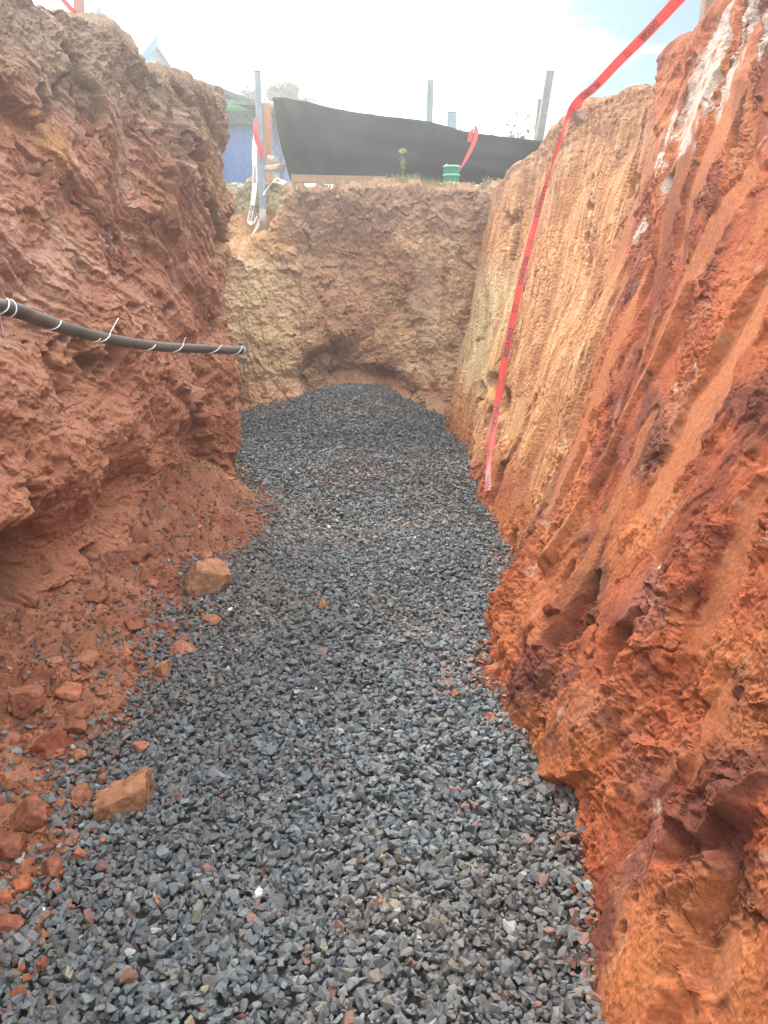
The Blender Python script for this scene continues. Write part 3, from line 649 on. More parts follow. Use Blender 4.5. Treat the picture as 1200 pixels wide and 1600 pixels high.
def clod(px, py, wpx, hpx, label, cat='earth clod', name='earth_clod', col=(.34, .125, .066), seed=1, deep=.9, sink=.26, rz=None, cuts=9, group=None, rough=.11, tilt=None):
    p = gp(px, py + hpx*.25); dep = p.y*cP - (p.z - CAM_H)*sP
    a = wpx/1200*dep/2; b = hpx/1200*dep/2
    V, F = clod_mesh(seed, (a, a*deep, b), cuts, 4 if wpx > 30 else 3, rough)
    c = np.empty(V.shape, np.float32); c[:] = col
    q = V/max(a, .01); sh = seed*3.1
    c = c*(1 + .35*fbm3(q + sh, 1.6, 4, 8))[:, None]; c = mixc(c, (col[0]*.62, col[1]*.55, col[2]*.5), .7*ss(.15, .5, fbm3(q + sh, 2.6, 4, 9))); c = mixc(c, (min(.6, col[0]*1.35), col[1]*1.7, col[2]*1.8), .5*ss(.2, .5, fbm3(q + sh + 9, 3.5, 3, 10)))
    o = mesh_np(name, V, F, M_clod, np.clip(c, .02, .8), smooth=True, loc=(p.x, p.y, p.z + b*(1 - 2*sink)))
    r = random.Random(seed*7); o.rotation_euler = (r.uniform(-.2, .2), r.uniform(-.2, .2), 0) if tilt is None else (R(tilt[0]), R(tilt[1]), R(rz or 0))
    return tag(o, label, cat, group)
GR1 = 'red earth lumps lying on the left of the trench floor'
OR = (.31, .140, .082); RD = (.235, .095, .058); TN = (.34, .18, .108)
clod(328, 906, 70, 66, 'squared orange block of earth standing tilted on gravel, foot of left bank', col=TN, seed=58, deep=.9, cuts=7, group=GR1, rz=15, tilt=(-10, 24), sink=.2)
clod(200, 1238, 98, 84, 'largest flat-topped tan earth lump on the gravel at lower left', col=(.33, .165, .095), seed=45, deep=.8, cuts=6, group=GR1, rough=.16, sink=.34, rz=14, tilt=(16, -8))
clod(128, 1238, 44, 36, 'rounded orange earth lump just left of the largest tan lump', col=OR, seed=13, cuts=7, group=GR1)
clod(161, 1216, 20, 22, 'small orange earth nugget touching the top corner of the largest tan lump', col=OR, seed=14, group=GR1)
clod(46, 1270, 76, 56, 'peaked dark red earth lump near the left edge of the photo', col=RD, seed=15, cuts=7, group=GR1, rz=-20)
clod(15, 1318, 64, 44, 'flat red earth slab cut off by the left edge, below the peaked red lump', col=RD, seed=16, cuts=6, group=GR1)
clod(135, 1027, 46, 22, 'long pale-topped earth lump at the top of the left rubble', col=OR, seed=17, group=GR1, rz=8)
clod(255, 1048, 26, 38, 'narrow upright orange lump standing alone in gravel right of the rubble', col=TN, seed=18, group=GR1)
clod(111, 1081, 46, 24, 'bright orange wedge lump in the middle of the left rubble', col=(.34, .135, .078), seed=19, group=GR1, rz=-12)
clod(118, 1110, 60, 22, 'wide flat red slab just below the bright orange wedge lump', col=RD, seed=20, group=GR1, cuts=6)
clod(44, 1086, 62, 46, 'broad dusty brown lump half buried in the left rubble', col=(.29, .12, .075), seed=21, sink=.38, group=GR1)
clod(122, 1134, 38, 26, 'slanted red lump below the wide flat slab in the left rubble', col=RD, seed=22, group=GR1)
clod(74, 1160, 70, 46, 'dark maroon earth lump buried in the soil left of the gravel edge', col=(.22, .07, .042), seed=23, sink=.4, group=GR1)
clod(220, 1165, 34, 20, 'dusty pinkish lump sunk in gravel above the largest tan lump', col=(.36, .15, .10), seed=24, sink=.35, group=GR1)
clod(122, 1180, 30, 20, 'knobbly orange lump at the lower tip of the left rubble', col=OR, seed=25, group=GR1)
clod(18, 1104, 16, 18, 'smooth round orange pebble-like lump, right one of a pair at far left', col=(.42, .2, .12), seed=26, group=GR1, cuts=5)
clod(7, 1110, 13, 20, 'smooth oval red lump, left one of a pair at far left', col=RD, seed=27, group=GR1, cuts=5)
clod(165, 1080, 34, 18, 'low brown earth lump on the gravel right of the bright orange wedge', col=(.30, .125, .08), seed=28, sink=.35, group=GR1)
clod(86, 1036, 36, 20, 'grey-brown rounded lump at the top of the rubble beside the bank', col=(.33, .15, .10), seed=29, group=GR1)
clod(212, 862, 58, 34, 'big brown lump at the crest of the spill below the left bank', col=(.29, .13, .085), seed=30, sink=.3, group=GR1)
clod(238, 912, 24, 18, 'small pinkish lump on the brown spill under the crest lump', col=(.36, .16, .11), seed=31, group=GR1)
clod(318, 868, 34, 22, 'pinkish wedge of earth on top of the spill above the squared block', col=(.36, .155, .105), seed=32, group=GR1)
clod(285, 1015, 46, 14, 'thin flat orange slab on the gravel below the brown spill', col=(.29, .125, .08), seed=33, group=GR1, cuts=6)
clod(330, 968, 34, 10, 'thin sliver of orange earth below the squared block', col=OR, seed=34, group=GR1, cuts=6)
clod(210, 975, 40, 22, 'dull red lump on the gravel edge below the spill', col=RD, seed=35, sink=.32, group=GR1)
clod(505, 945, 15, 13, 'single small orange lump alone in the middle of the gravel', col=(.45, .17, .08), seed=36)
clod(84, 1354, 40, 42, 'soft crumbling red lump on gravel below the flat slab', col=RD, seed=37, sink=.36, group=GR1)
clod(33, 1380, 36, 24, 'orange-red lump second from the bottom at the left edge', col=(.36, .12, .06), seed=38, group=GR1)
clod(8, 1398, 30, 26, 'dusty orange lump half cut off at the left edge near the bottom', col=(.38, .15, .08), seed=39, group=GR1)
clod(12, 1440, 54, 44, 'crumbled heap-like red lump lowest on the left edge', col=RD, seed=40, sink=.4, group=GR1, rough=.09)
clod(97, 1256, 18, 16, 'tiny orange lump between the peaked red lump and the rounded orange one', col=OR, seed=41, group=GR1)
clod(150, 930, 60, 30, 'dark reddish lump where spill and hollow of the left bank meet', col=(.25, .095, .06), seed=42, sink=.4, group=GR1)
GR2 = 'red earth lumps at the foot of the right bank'
clod(856, 946, 34, 26, 'dark red earth lump resting on the soft heap under the right bank', col=(.22, .062, .036), seed=50, group=GR2)
clod(770, 1046, 40, 20, 'crumbly red lump spilled onto gravel from the right bank', col=(.35, .10, .05), seed=51, sink=.35, group=GR2, rough=.09)
clod(712, 1082, 18, 12, 'small brick-red lump on the gravel nearest the right spill', col=(.36, .12, .07), seed=52, group=GR2)
clod(766, 1118, 16, 14, 'small angular red lump on gravel below the right spill', col=(.36, .11, .06), seed=53, group=GR2)
clod(816, 1178, 26, 18, 'dusty red lump wedged between gravel and the right bank foot', col=(.35, .10, .05), seed=54, group=GR2)

# ---- black conduit sticking out of the left bank, white string wound round it
def conduit():
    m = flat_mat('black_plastic_pipe', (.045, .044, .042), rough=.45, var=.3, nscale=6, bump=.1, col2=(.10, .088, .075)); ms = flat_mat('white_string', (.72, .72, .74), rough=.8, var=.1, bump=.2)
    ctrl = [(-1.95, .85, 1.82), (-1.6, 1.35, 1.70), (-1.27, 1.8, 1.565), (-1.05, 2.17, 1.47), (-1.065, 2.42, 1.42), (-1.08, 2.76, 1.35), (-1.06, 3.16, 1.275), (-1.01, 3.56, 1.21), (-.91, 3.96, 1.155), (-.79, 4.37, 1.10)]
    P = catmull(ctrl, 10); root = empty('conduit', P[0], 'black plastic conduit wound with white string jutting from the left bank', 'pipe')
    inv = -P[0]; Q = [p + inv for p in P]; bm = bmesh.new(); tube(bm, Q, .0225, 20, False)
    rad = .0190; tube(bm, Q[-8:], rad, 20, False)
    bm.verts.ensure_lookup_table(); n = len(bm.verts); o = [bm.verts[len(Q)*20 - 20 + k] for k in range(20)]; i = [bm.verts[n - 20 + k] for k in range(20)]
    pj = lambda v: min(range(20), key=lambda k: (i[k].co - v.co).length)
    s0 = pj(o[0]); s1 = (pj(o[1]) - s0) % 20; sg = 1 if s1 < 10 else -1
    for k in range(20): bm.faces.new((o[k], o[(k + 1) % 20], i[(s0 + sg*(k + 1)) % 20], i[(s0 + sg*k) % 20]))
    bm_obj('pipe_body', bm, m, root, True)
    def frame(u):
        f = u*(len(Q) - 1); k = min(int(f), len(Q) - 2); p = Q[k].lerp(Q[k + 1], f - k); t = (Q[k + 1] - Q[k]).normalized()
        a = t.cross(Vector((0, 0, 1))).normalized(); return p, t, a, a.cross(t)
    r = random.Random(4)
    # (position along the pipe, turns, stretch, loose tail or None)
    for u, turns, adv, tail in [(.345, 1.1, .004, (0, -.01, -.085)), (.47, .75, .05, None), (.60, .8, .06, (.02, .05, .05)), (.585, .6, .03, None), (.72, .7, .05, None), (.80, .85, .06, (.01, .01, .02)), (.895, .75, .07, None), (.975, 1.0, .06, None), (.994, 1.1, .012, (.015, .02, .015)), (.33, .9, .02, None)]:
        pts = []; a0 = r.uniform(-.4, .4) + math.pi*.75
        for j in range(28):
            q = j/27; ang = a0 + turns*2*math.pi*q; p, t, a, b = frame(min(.999, u + (q - .5)*adv))
            pts.append(p + (a*math.cos(ang) + b*math.sin(ang))*(.0242 + .001*math.sin(q*9)))
        if tail:
            e = pts[-1]; tv = Vector(tail); n0 = (a*math.cos(ang) + b*math.sin(ang))*.008
            pts += [e + n0 + tv*.3, e + n0 + tv*.65, e + n0*.5 + tv]
        bm = bmesh.new(); tube(bm, pts, .0019, 6); bm_obj('string_wrap', bm, ms, root, True)
conduit()

# ---- tapes
def text_mesh(s, h):
    cu = bpy.data.curves.new('t', 'FONT'); cu.body = s; cu.size = 1; cu.resolution_u = 3; cu.offset = .022; o = bpy.data.objects.new('t', cu); C.objects.link(o)
    dg = bpy.context.evaluated_depsgraph_get(); me = bpy.data.meshes.new_from_object(o.evaluated_get(dg)); V = f32([v.co[:] for v in me.vertices]); F = [list(p.vertices) for p in me.polygons]
    bpy.data.objects.remove(o); bpy.data.curves.remove(cu); bpy.data.meshes.remove(me)
    V[:, 0] -= V[:, 0].min(); V[:, 1] -= V[:, 1].min(); k = h/V[:, 1].max(); return V*k, F
def make_tape(name, label, cat, ctrl, wdir, width, material, ink, words=(), n=14, curl=.12, group=None, th=.06, stretch=1.25):
    """flat plastic tape along control points; wdir is the across direction at each; words: (arc position, text)"""
    ctrl = [Vector(c) for c in ctrl]; P = catmull(ctrl, n); Wd = catmull(wdir, n); m = len(P)
    root = ctrl[0].copy(); s = [0]
    for a, b in zip(P, P[1:]): s.append(s[-1] + (b - a).length)
    T = [(P[min(i + 1, m - 1)] - P[max(i - 1, 0)]).normalized() for i in range(m)]
    Wn = [(w_ - t*w_.dot(t)).normalized() for w_, t in zip(Wd, T)]; Nn = [w_.cross(t) for w_, t in zip(Wn, T)]
    wid = width if callable(width) else (lambda q: width)
    def pt(a, y, lift=0):
        i = min(max(int(np.searchsorted(s, a)) - 1, 0), m - 2); f = (a - s[i])/max(s[i + 1] - s[i], 1e-6); q = a/s[-1]
        W_ = Wn[i].lerp(Wn[i + 1], f); N_ = Nn[i].lerp(Nn[i + 1], f); p = P[i].lerp(P[i + 1], f)
        bow = curl*width_at(q)*(1 - (2*y)**2)*math.sin(3 + 5*a)
        return p + W_*(y*width_at(q)) + N_*(bow + lift) - root
    width_at = wid; k = 7
    V = [pt(a, j/(k - 1) - .5)[:] for a in s for j in range(k)]
    o = mesh_np(name, V, grid_faces(m, k), material, smooth=True, loc=root); tag(o, label, cat, group)
    for sp, wd in words:
        Vt, F = text_mesh(wd, th); Vt[:, 0] *= stretch; L_ = Vt[:, 0].max()
        bm = bmesh.new()
        for side in (1, -1):
            vs = [bm.verts.new(pt(min(max(sp + x - L_/2, 0), s[-1]), (y - th/2)/width_at((sp)/s[-1])*1.0, side*.0016)) for x, y, z in Vt]
            for f in F:
                try: bm.faces.new([vs[i] for i in f])
                except ValueError: pass
        bm_obj('lettering', bm, ink, o)
    for sp in [w_[0] + .325 for w_ in words if w_[0] + .36 < s[-1]]:            # small boxed mark between the words
        bm = bmesh.new(); a, b, t = .026, .020, .004
        for side in (1, -1):
            for x0, x1, y0, y1 in [(-a, a, b - t, b), (-a, a, -b, -b + t), (-a, -a + t, -b, b), (a - t, a, -b, b), (-a*.5, a*.5, -.002, .003)]:
                bm.faces.new([bm.verts.new(pt(sp + x, y/width_at(sp/s[-1]), side*.0016)) for x, y in ((x0, y0), (x1, y0), (x1, y1), (x0, y1))])
        bm_obj('printed_mark', bm, ink, o)
    return o, s, [p for p in P]
def arc_at(P, s, px, py):
    u, v, d = project(f32([p[:] for p in P])); return s[int(np.argmin((u - px)**2 + (v - py)**2))]
M_red = thin_mat('red_tape', (.66, .034, .022), .33, .42); M_ink = flat_mat('tape_ink', (.035, .012, .014), rough=.5, bump=0)
M_white = thin_mat('white_tape', (.74, .74, .75), .35, .45); M_dark = flat_mat('dark_ink', (.05, .05, .055), rough=.5, bump=0)
def red_tape():
    up = [at(1108, -52, 4.35), at(1052, 8, 4.72), at(1008, 55, 5.1), at(965, 98, 5.5), at(930, 135, 5.85)]
    wu = [(.73, 0, -.68)]*5
    mid = [at(907, 158, 6.1) + Vector((-.02, -.05, .0)), on_right(893, 182) + Vector((-.05, -.04, .02))]; wm = [(.70, -.1, -.68), (.5, -.75, -.3)]
    dn = []; wd_ = []
    for (x, y), off, wv in [((880, 207), .03, (.25, -.95, 0)), ((866, 250), .04, (.62, -.75, .1)), ((846, 318), .05, (.85, -.5, .15)), ((831, 380), .06, (.95, -.3, .15)), ((810, 480), .06, (.97, -.25, .15)), ((795, 560), .06, (.95, -.3, .1)), ((780, 640), .055, (.9, -.45, .1)), ((769, 705), .05, (.75, -.65, .1)), ((761, 762), .02, (.6, -.8, .1))]:
        dn.append(on_right(x, y) + Vector((-off, -off*.6, 0))); wd_.append(wv)
    for _ in range(2): dn = [dn[0]] + [dn[i]*.5 + (dn[i - 1] + dn[i + 1])*.25 for i in range(1, len(dn) - 1)] + [dn[-1]]
    ct = up + mid + dn; wv = wu + wm + wd_
    ct_v = [Vector(c) for c in ct]; P = catmull(ct_v, 14); s = [0]
    for a, b in zip(P, P[1:]): s.append(s[-1] + (b - a).length)
    ws = [(arc_at(P, s, x, y), t) for x, y, t in [(1015, 50, 'DANGER'), (926, 142, 'PELIGRO'), (846, 318, 'DANGER'), (823, 425, 'PELIGRO'), (800, 535, 'DANGER'), (780, 655, 'PELIGRO'), (762, 752, 'DAN')]]
    make_tape('barrier_tape', 'red DANGER tape crossing the sky and hanging down the right bank', 'tape', ct, wv, (lambda q: .058 - .009*float(ss(.38, .52, q)) - .036*math.exp(-((q - .455)/.03)**2)), M_red, M_ink, ws, th=.037)
red_tape()

# ---- blue pole in the notch with its tapes
M_steel = flat_mat('blue_grey_steel', (.20, .29, .36), rough=.55, var=.25, nscale=9, bump=.1, col2=(.27, .36, .42)); M_galv = flat_mat('grey_post', (.20, .21, .21), rough=.7, var=.2, bump=.2)
M_wood = flat_mat('weathered_wood', (.30, .21, .14), rough=.85, var=.35, nscale=7, bump=.4, bscale=30, stretch=(1, 1, .12), col2=(.36, .27, .18))
def pole():
    a = at(412, 366, 8.7); b = at(401, 110, 8.7) + Vector((0, .05, 0)); root = empty('steel_pole', a, 'blue-grey steel pole standing in the notch at the pit head', 'pole')
    bm = bmesh.new(); tube(bm, [(0, 0, -.25), (b - a)*.25, (b - a)*.6, (b - a)], .034, 18, False); bm_obj('shaft', bm, M_steel, root, True)
    bm = bmesh.new(); tube(bm, [(b - a)*.992, (b - a)*1.004], [.036, .036], 18, True); bm_obj('cap', bm, M_galv, root, True)
    bm = bmesh.new(); tube(bm, [(0, 0, -.02), (b - a)*.16], [.040, .036], 14, True); bm_obj('concrete_sleeve', bm, flat_mat('cement', (.36, .31, .28), rough=.95, var=.3, bump=.6), root, True)
    d = lambda px, py, o=0: at(px, py, 8.7) + Vector((0, -.05 - o, 0))
    o, s, P = make_tape('barrier_tape', 'white printed tape hanging in a loop from the blue-grey pole', 'tape', [d(401, 205), d(399, 240, .02), d(400, 270, .02), d(399, 300, .03), d(395, 330, .04), d(392, 346, .03), d(397, 349, .0), d(403, 338, -.005)], [(.9, -.2, 0), (.95, .2, 0), (.9, .4, 0), (1, 0, .05), (1, 0, .1), (.9, .1, .3), (.6, -.4, .5), (.4, -.8, 0)], .048, M_white, M_dark, [(.42, 'DANGER'), (.80, 'PELIGRO')], th=.030, stretch=1.0)
    make_tape('barrier_tape', 'thin white tape trailing from pole foot down the notch to left', 'tape', [d(406, 342), d(402, 356), d(388, 375), d(376, 386, -.03), d(364, 396, -.03)], [(.5, -.7, .5), (.7, -.3, .6), (.5, -.2, .7), (.4, -.3, .8), (.3, -.3, .9)], .045, M_white, M_dark, [(.22, 'PELIGRO')], th=.026, stretch=.8)
    make_tape('barrier_tape', 'white tape end folded over the notch edge right of the pole', 'tape', [d(412, 305), d(418, 296), d(425, 283, -.1), d(429, 279, -.2), d(437, 282, -.25), d(443, 284, -.3)], [(.6, -.5, .4), (.6, -.4, .5), (.6, -.3, .6), (.1, -.6, .8), (0, -.5, .85), (0, -.5, .85)], .05, M_white, M_dark, [(.33, 'GRO')], th=.028, stretch=.8)
    make_tape('ribbon', 'faded red ribbon knotted round the middle of the blue-grey pole', 'ribbon', [d(402, 186), d(401, 205, .03), d(404, 222, .02), d(409, 236, .02), d(408, 247, .01)], [(1, -.2, .1), (1, 0, 0), (.8, .1, .4), (.7, .1, -.5), (.9, .1, 0)], .05, thin_mat('faded_red', (.62, .10, .10), .4), M_ink)
pole()

# ---- posts
def square_post(name, label, base, topv, size, m, taper=1.0, group=None, cap=True):
    base = Vector(base); topv = Vector(topv); ax = topv - base; q = ax.to_track_quat('Z', 'Y'); root = empty(name, base, label, 'post', group)
    bm = bmesh.new(); Lh = ax.length; box(bm, (0, 0, Lh/2 - .15), (size[0], size[1], Lh + .3), None, min(size)*.06)
    es = [e for e in bm.edges if abs((e.verts[0].co - e.verts[1].co).z) > Lh*.5]; bmesh.ops.subdivide_edges(bm, edges=es, cuts=10)
    for v in bm.verts:
        v.co.x += .004*math.sin(v.co.z*3.1 + size[0]*90); v.co.y += .004*math.cos(v.co.z*2.3)
    o = bm_obj('shaft', bm, m, root); o.rotation_euler = q.to_euler()
    bm = bmesh.new(); box(bm, (0, 0, Lh + .004), (size[0]*1.04, size[1]*1.04, .012), None, .002); e = bm_obj('cap_end', bm, M_galv if m is not M_wood else M_wood2, root); e.rotation_euler = q.to_euler()
    return root
M_wood2 = flat_mat('cut_wood_end', (.38, .29, .19), rough=.9, var=.25, nscale=40, bump=.3)
M_blue = flat_mat('pale_blue_steel', (.24, .36, .45), rough=.5, var=.15, bump=.08, col2=(.30, .43, .52))
square_post('fence_post', 'slim blue-grey post rising behind middle of the black cloth', at(669, 300, 10.12), at(672, 127, 10.12), (.075, .075), M_steel)
square_post('fence_post', 'short thick pale blue post just showing above the black cloth', at(704, 300, 10.6), at(706, 177, 10.6), (.145, .11), M_blue)
square_post('fence_post', 'tall leaning grey post at the right end of the black cloth', at(838, 250, 9.95), at(859, 113, 9.95), (.105, .085), M_galv)
square_post('fence_post', 'shorter grey post close behind the tall leaning one', at(838, 250, 10.2), at(846, 157, 10.2), (.105, .085), M_galv)
square_post('fence_post', 'square timber post on the right rim cut off by photo top', at(1102, 70, 4.55), at(1121, -70, 4.55), (.075, .07), M_wood)
square_post('fence_post', 'brown timber post with orange edge behind the blue-grey pole', at(421, 262, 11), at(417, 163, 11), (.10, .09), flat_mat('orange_brown_wood', (.36, .17, .085), rough=.8, var=.3, bump=.3, stretch=(1, 1, .15)))
square_post('fence_post', 'thin reddish post on the left rim at the top of the photo', Vector((-1.80, 5.2, 2.55)), Vector((-1.76, 5.2, 3.55)), (.05, .05), flat_mat('red_brown_wood', (.36, .22, .20), rough=.85, var=.2, bump=.3, stretch=(1, 1, .15)))
make_tape('ribbon', 'red ribbon trailing from the thin post on the left rim', 'ribbon', [Vector((-2.02, 5.1, 3.24)), Vector((-1.92, 5.12, 3.09)), Vector((-1.84, 5.15, 2.99)), Vector((-1.785, 5.165, 2.93))], [(.3, -.6, .7), (.5, -.3, .8), (.6, -.3, .7), (.4, -.4, .8)], .03, thin_mat('pink_red', (.60, .06, .07), .4), M_ink)

# ---- black shade cloth fence at the pit head
def shade_cloth():
    xs = [425, 470, 520, 600, 670, 720, 770, 835, 900]; yt = [153, 160, 170, 183, 190, 206, 212, 221, 230]
    nu, nv = 150, 36; V = []; root = at(455, 284, 9.85)
    for i in range(nu):
        q = i/(nu - 1)
        for j in range(nv):
            h = j/(nv - 1); pxb = 456 + q*(880 - 456); pxt = 425 + q*(900 - 425); px = pxb + (pxt - pxb)*h**.8
            ybot = 284 + 6*(px - 455)/330; ytp = float(np.interp(pxt, xs, yt)); py = ybot + (ytp - ybot)*h
            p = at(px, py, 9.85)
            f = .05*math.exp(-q*9)*math.sin(q*70 + h*5) + .025*math.sin(9*q + 6*h*q) + .05*math.exp(-((q - .28 + .25*h)/.09)**2) + .018*math.sin(23*q - 8*h + 3*q*h)
            f += -.05*math.exp(-((q - .52)/.03)**2)*(.4 + .6*h) + .03*math.sin(17*h + 4*q)*(1 - h)*.6
            p.y += -f - .05*(1 - h)
            V.append((p - root)[:])
    m = flat_mat('black_shade_cloth', (.008, .016, .019), rough=.75, var=.15, nscale=5, bump=.2, bscale=400, spec=.25)
    o = mesh_np('shade_cloth_fence', V, grid_faces(nu, nv), m, smooth=True, loc=root); tag(o, 'sagging black shade cloth screen strung across the pit head', 'fence')
    md = o.modifiers.new('thick', 'SOLIDIFY'); md.thickness = .004
    bm = bmesh.new(); tube(bm, [Vector(V[i*nv + nv - 1]) + Vector((0, .006, .004)) for i in range(0, nu, 3)], .008, 6); bm_obj('hem', bm, m, o, True)
shade_cloth()
make_tape('ribbon', 'red tape looped over top edge of the black cloth', 'ribbon', [at(733, 222, 9.70), at(736, 208, 9.68), at(741, 198, 9.7), at(744, 206, 9.66), at(741, 222, 9.62), at(731, 243, 9.55), at(722, 260, 9.45), at(717, 268, 9.40)], [(1, 0, .1), (.9, 0, .5), (.3, -.8, .2), (.8, -.3, -.2), (1, 0, .3), (.9, -.2, .3), (.6, -.6, .3), (.4, -.8, .2)], .05, thin_mat('dull_red_tape', (.52, .06, .065), .4), M_ink)

# ---- timber at the foot of the cloth
def plank(a, b, w_, h, label, m, twist=0):
    a = Vector(a); b = Vector(b); bm = bmesh.new(); Lh = (b - a).length; box(bm, (Lh/2, 0, h/2), (Lh, w_, h), None, .004)
    es = [e for e in bm.edges if (e.verts[0].co - e.verts[1].co).length > Lh*.6]; bmesh.ops.subdivide_edges(bm, edges=es, cuts=12)
    for v in bm.verts: v.co.z += .008*math.sin(v.co.x*2.2 + w_*50); v.co.y += .006*math.sin(v.co.x*1.7)
    o = bm_obj('plank', bm, m, None, loc=a); o.rotation_euler = (twist, -math.asin((b - a).z/Lh), math.atan2((b - a).y, (b - a).x)); return tag(o, label, 'plank', 'timber planks lying along the pit head')
M_plank = flat_mat('pale_plank', (.30, .18, .10), rough=.85, var=.3, nscale=6, bump=.4, bscale=30, stretch=(.12, 1, 1), col2=(.37, .245, .145)); M_plankd = flat_mat('red_plank', (.27, .135, .085), rough=.85, var=.3, nscale=6, bump=.4, stretch=(.12, 1, 1))
plank(at(456, 284, 9.55), at(604, 289, 9.5), .09, .085, 'long pale brown plank under the left half of the black cloth', M_plank)
plank(at(598, 294, 9.42), at(742, 296, 9.35), .10, .065, 'dull brown plank under the middle of the black cloth', M_plankd)
plank(at(716, 291, 9.30), at(790, 305, 9.15), .12, .035, 'short reddish board at the right end below the black cloth', M_plankd, .1)
plank(at(728, 306, 8.95), at(778, 310, 8.9), .10, .03, 'pale board slipped partly over the edge at right', M_plank, -.2)

# ---- green slatted drum
def drum():
    b = at(705, 288, 9.3); root = empty('plastic_drum', b, 'small green ribbed plastic drum with pale rims, standing before the black cloth', 'drum')
    mg = thin_mat('green_plastic', (.02, .36, .22), .35, .3); mr = thin_mat('pale_green_rim', (.42, .78, .66), .3, .3)
    r0, h = .088, .185; bm = bmesh.new(); n = 96; rings = []
    for z in np.linspace(.012, h - .006, 9): rings.append([bm.verts.new(((r0 - (.006 if k % 4 < 2 else 0))*math.cos(2*math.pi*k/n), (r0 - (.006 if k % 4 < 2 else 0))*math.sin(2*math.pi*k/n), z)) for k in range(n)])
    for a, c in zip(rings, rings[1:]):
        for k in range(n): bm.faces.new((a[k], a[(k + 1) % n], c[(k + 1) % n], c[k]))
    bm.faces.new(rings[0][::-1]); bm.faces.new(rings[-1]); bm_obj('body', bm, mg, root)
    for z in (.008, h*.5, h - .004):
        bm = bmesh.new(); P = [(math.cos(a)*(r0 + .002), math.sin(a)*(r0 + .002), z) for a in np.linspace(0, 2*math.pi, 49)]; tube(bm, P, .0085, 8); bm_obj('rim', bm, mr, root, True)
    bm = bmesh.new(); bmesh.ops.create_icosphere(bm, subdivisions=2, radius=.012); bmesh.ops.translate(bm, verts=bm.verts, vec=(-.06, -.03, h + .008)); bm_obj('knob', bm, mr, root, True)
drum()

# ---- plants
def leaf_cloud(centers, n, size, r, flat=.5, droop=.2):
    V = []; F = []; cid = []
    for i in range(n):
        k = r.integers(0, len(centers)); c, rad = centers[k]; d = r.normal(size=3); d /= np.linalg.norm(d); p = np.array(c) + d*np.array(rad)*r.uniform(.45, 1.05)
        a = r.normal(size=3); a /= np.linalg.norm(a); b = np.cross(a, d); b /= np.linalg.norm(b) + 1e-6; s_ = size*r.uniform(.6, 1.3)
        o = len(V); mid = p + a*s_*.5 + np.cross(a, b)*s_*.12
        V += [p, mid + b*s_*.3, p + a*s_ - np.array([0, 0, droop*s_]), mid - b*s_*.3]; F.append((o, o + 1, o + 2, o + 3)); cid += [k]*4
    return f32(V), np.array(F, np.int32), np.array(cid)
def tree(x, y, base, h, rad, label, seed, leafc, nclump=26, nleaf=9000, leaf=.13):
    r = np.random.default_rng(seed); root = empty('tree', (x, y, base), label, 'tree', 'trees beyond the fence'); bark = M_bark
    bm = bmesh.new(); tube(bm, [(0, 0, -.2), (.06, .02, h*.2), (-.04, .05, h*.42), (.03, 0, h*.65), (0, .03, h*.85)], [.13, .11, .09, .06, .025], 9)
    cl = []
    for i in range(nclump):
        a = r.uniform(0, 2*math.pi); q = r.uniform(.42, 1.0); rr = rad*math.sqrt(r.uniform(.05, 1))*(1.1 - .55*q); p = np.array([rr*math.cos(a), rr*math.sin(a), h*q])
        cl.append((p, np.array([.42, .42, .30])*r.uniform(.6, 1.25)*rad/1.6)); st = np.array([0, 0, h*max(.2, q - .28)]); m_ = (st + p)/2 + r.normal(size=3)*.08; tube(bm, [st, m_, p], [.045, .03, .010], 6)
    bm_obj('trunk', bm, bark, root, True)
    V, F, cid = leaf_cloud(cl, nleaf, leaf, r); tint = np.exp(r.normal(0, .28, len(cl)))[cid]*np.repeat(np.exp(r.normal(0, .2, nleaf)), 4); c = f32(leafc)[None]*tint[:, None]
    mesh_np('crown', V, F, M_leaf, c.astype(np.float32), smooth=False, parent=root)
M_bark = flat_mat('bark', (.16, .12, .09), rough=.95, var=.3, bump=.6)
tree(-2.4, 22, 2.3, 3.35, 1.15, 'olive leafy tree top showing above left end of the black cloth', 3, (.070, .066, .030))
tree(-3.65, 21, 2.3, 3.15, .85, 'small yellowish tree showing between the green roof and timber post', 4, (.11, .085, .04), 18, 5200)
tree(-5.6, 26, 2.3, 3.0, 1.3, 'low olive tree farther off behind the blue shed', 6, (.10, .10, .045), 20, 5000)
def weed():
    b = at(629, 300, 8.75); root = empty('flowering_weed', b, 'single tall weed with pale yellow head at the pit edge', 'weed'); mg = flat_mat('weed_stem', (.16, .19, .08), rough=.8, bump=.2); r = np.random.default_rng(8)
    top = at(629, 236, 8.75) - b; bm = bmesh.new(); tube(bm, [(0, 0, -.12), top*.4 + Vector((.004, 0, 0)), top*.8, top], [.006, .0055, .005, .004], 7); bm_obj('stem', bm, mg, root, True)
    V, F, _ = leaf_cloud([((top*.62)[:], (.03, .03, .035)), ((top*.72)[:], (.025, .025, .03)), ((top*.8)[:], (.015, .015, .03)), ((top*.35)[:], (.012, .012, .02))], 90, .035, r); mesh_np('leaves', V, F, M_leaf, np.tile(f32((.17, .21, .09)), (len(V), 1)), smooth=False, parent=root)
    V, F, _ = leaf_cloud([((top + Vector((0, 0, .004)))[:], (.032, .032, .020))], 160, .022, r); mesh_np('flower_head', V, F, M_leaf, np.tile(f32((.45, .40, .16)), (len(V), 1)), smooth=False, parent=root)
weed()
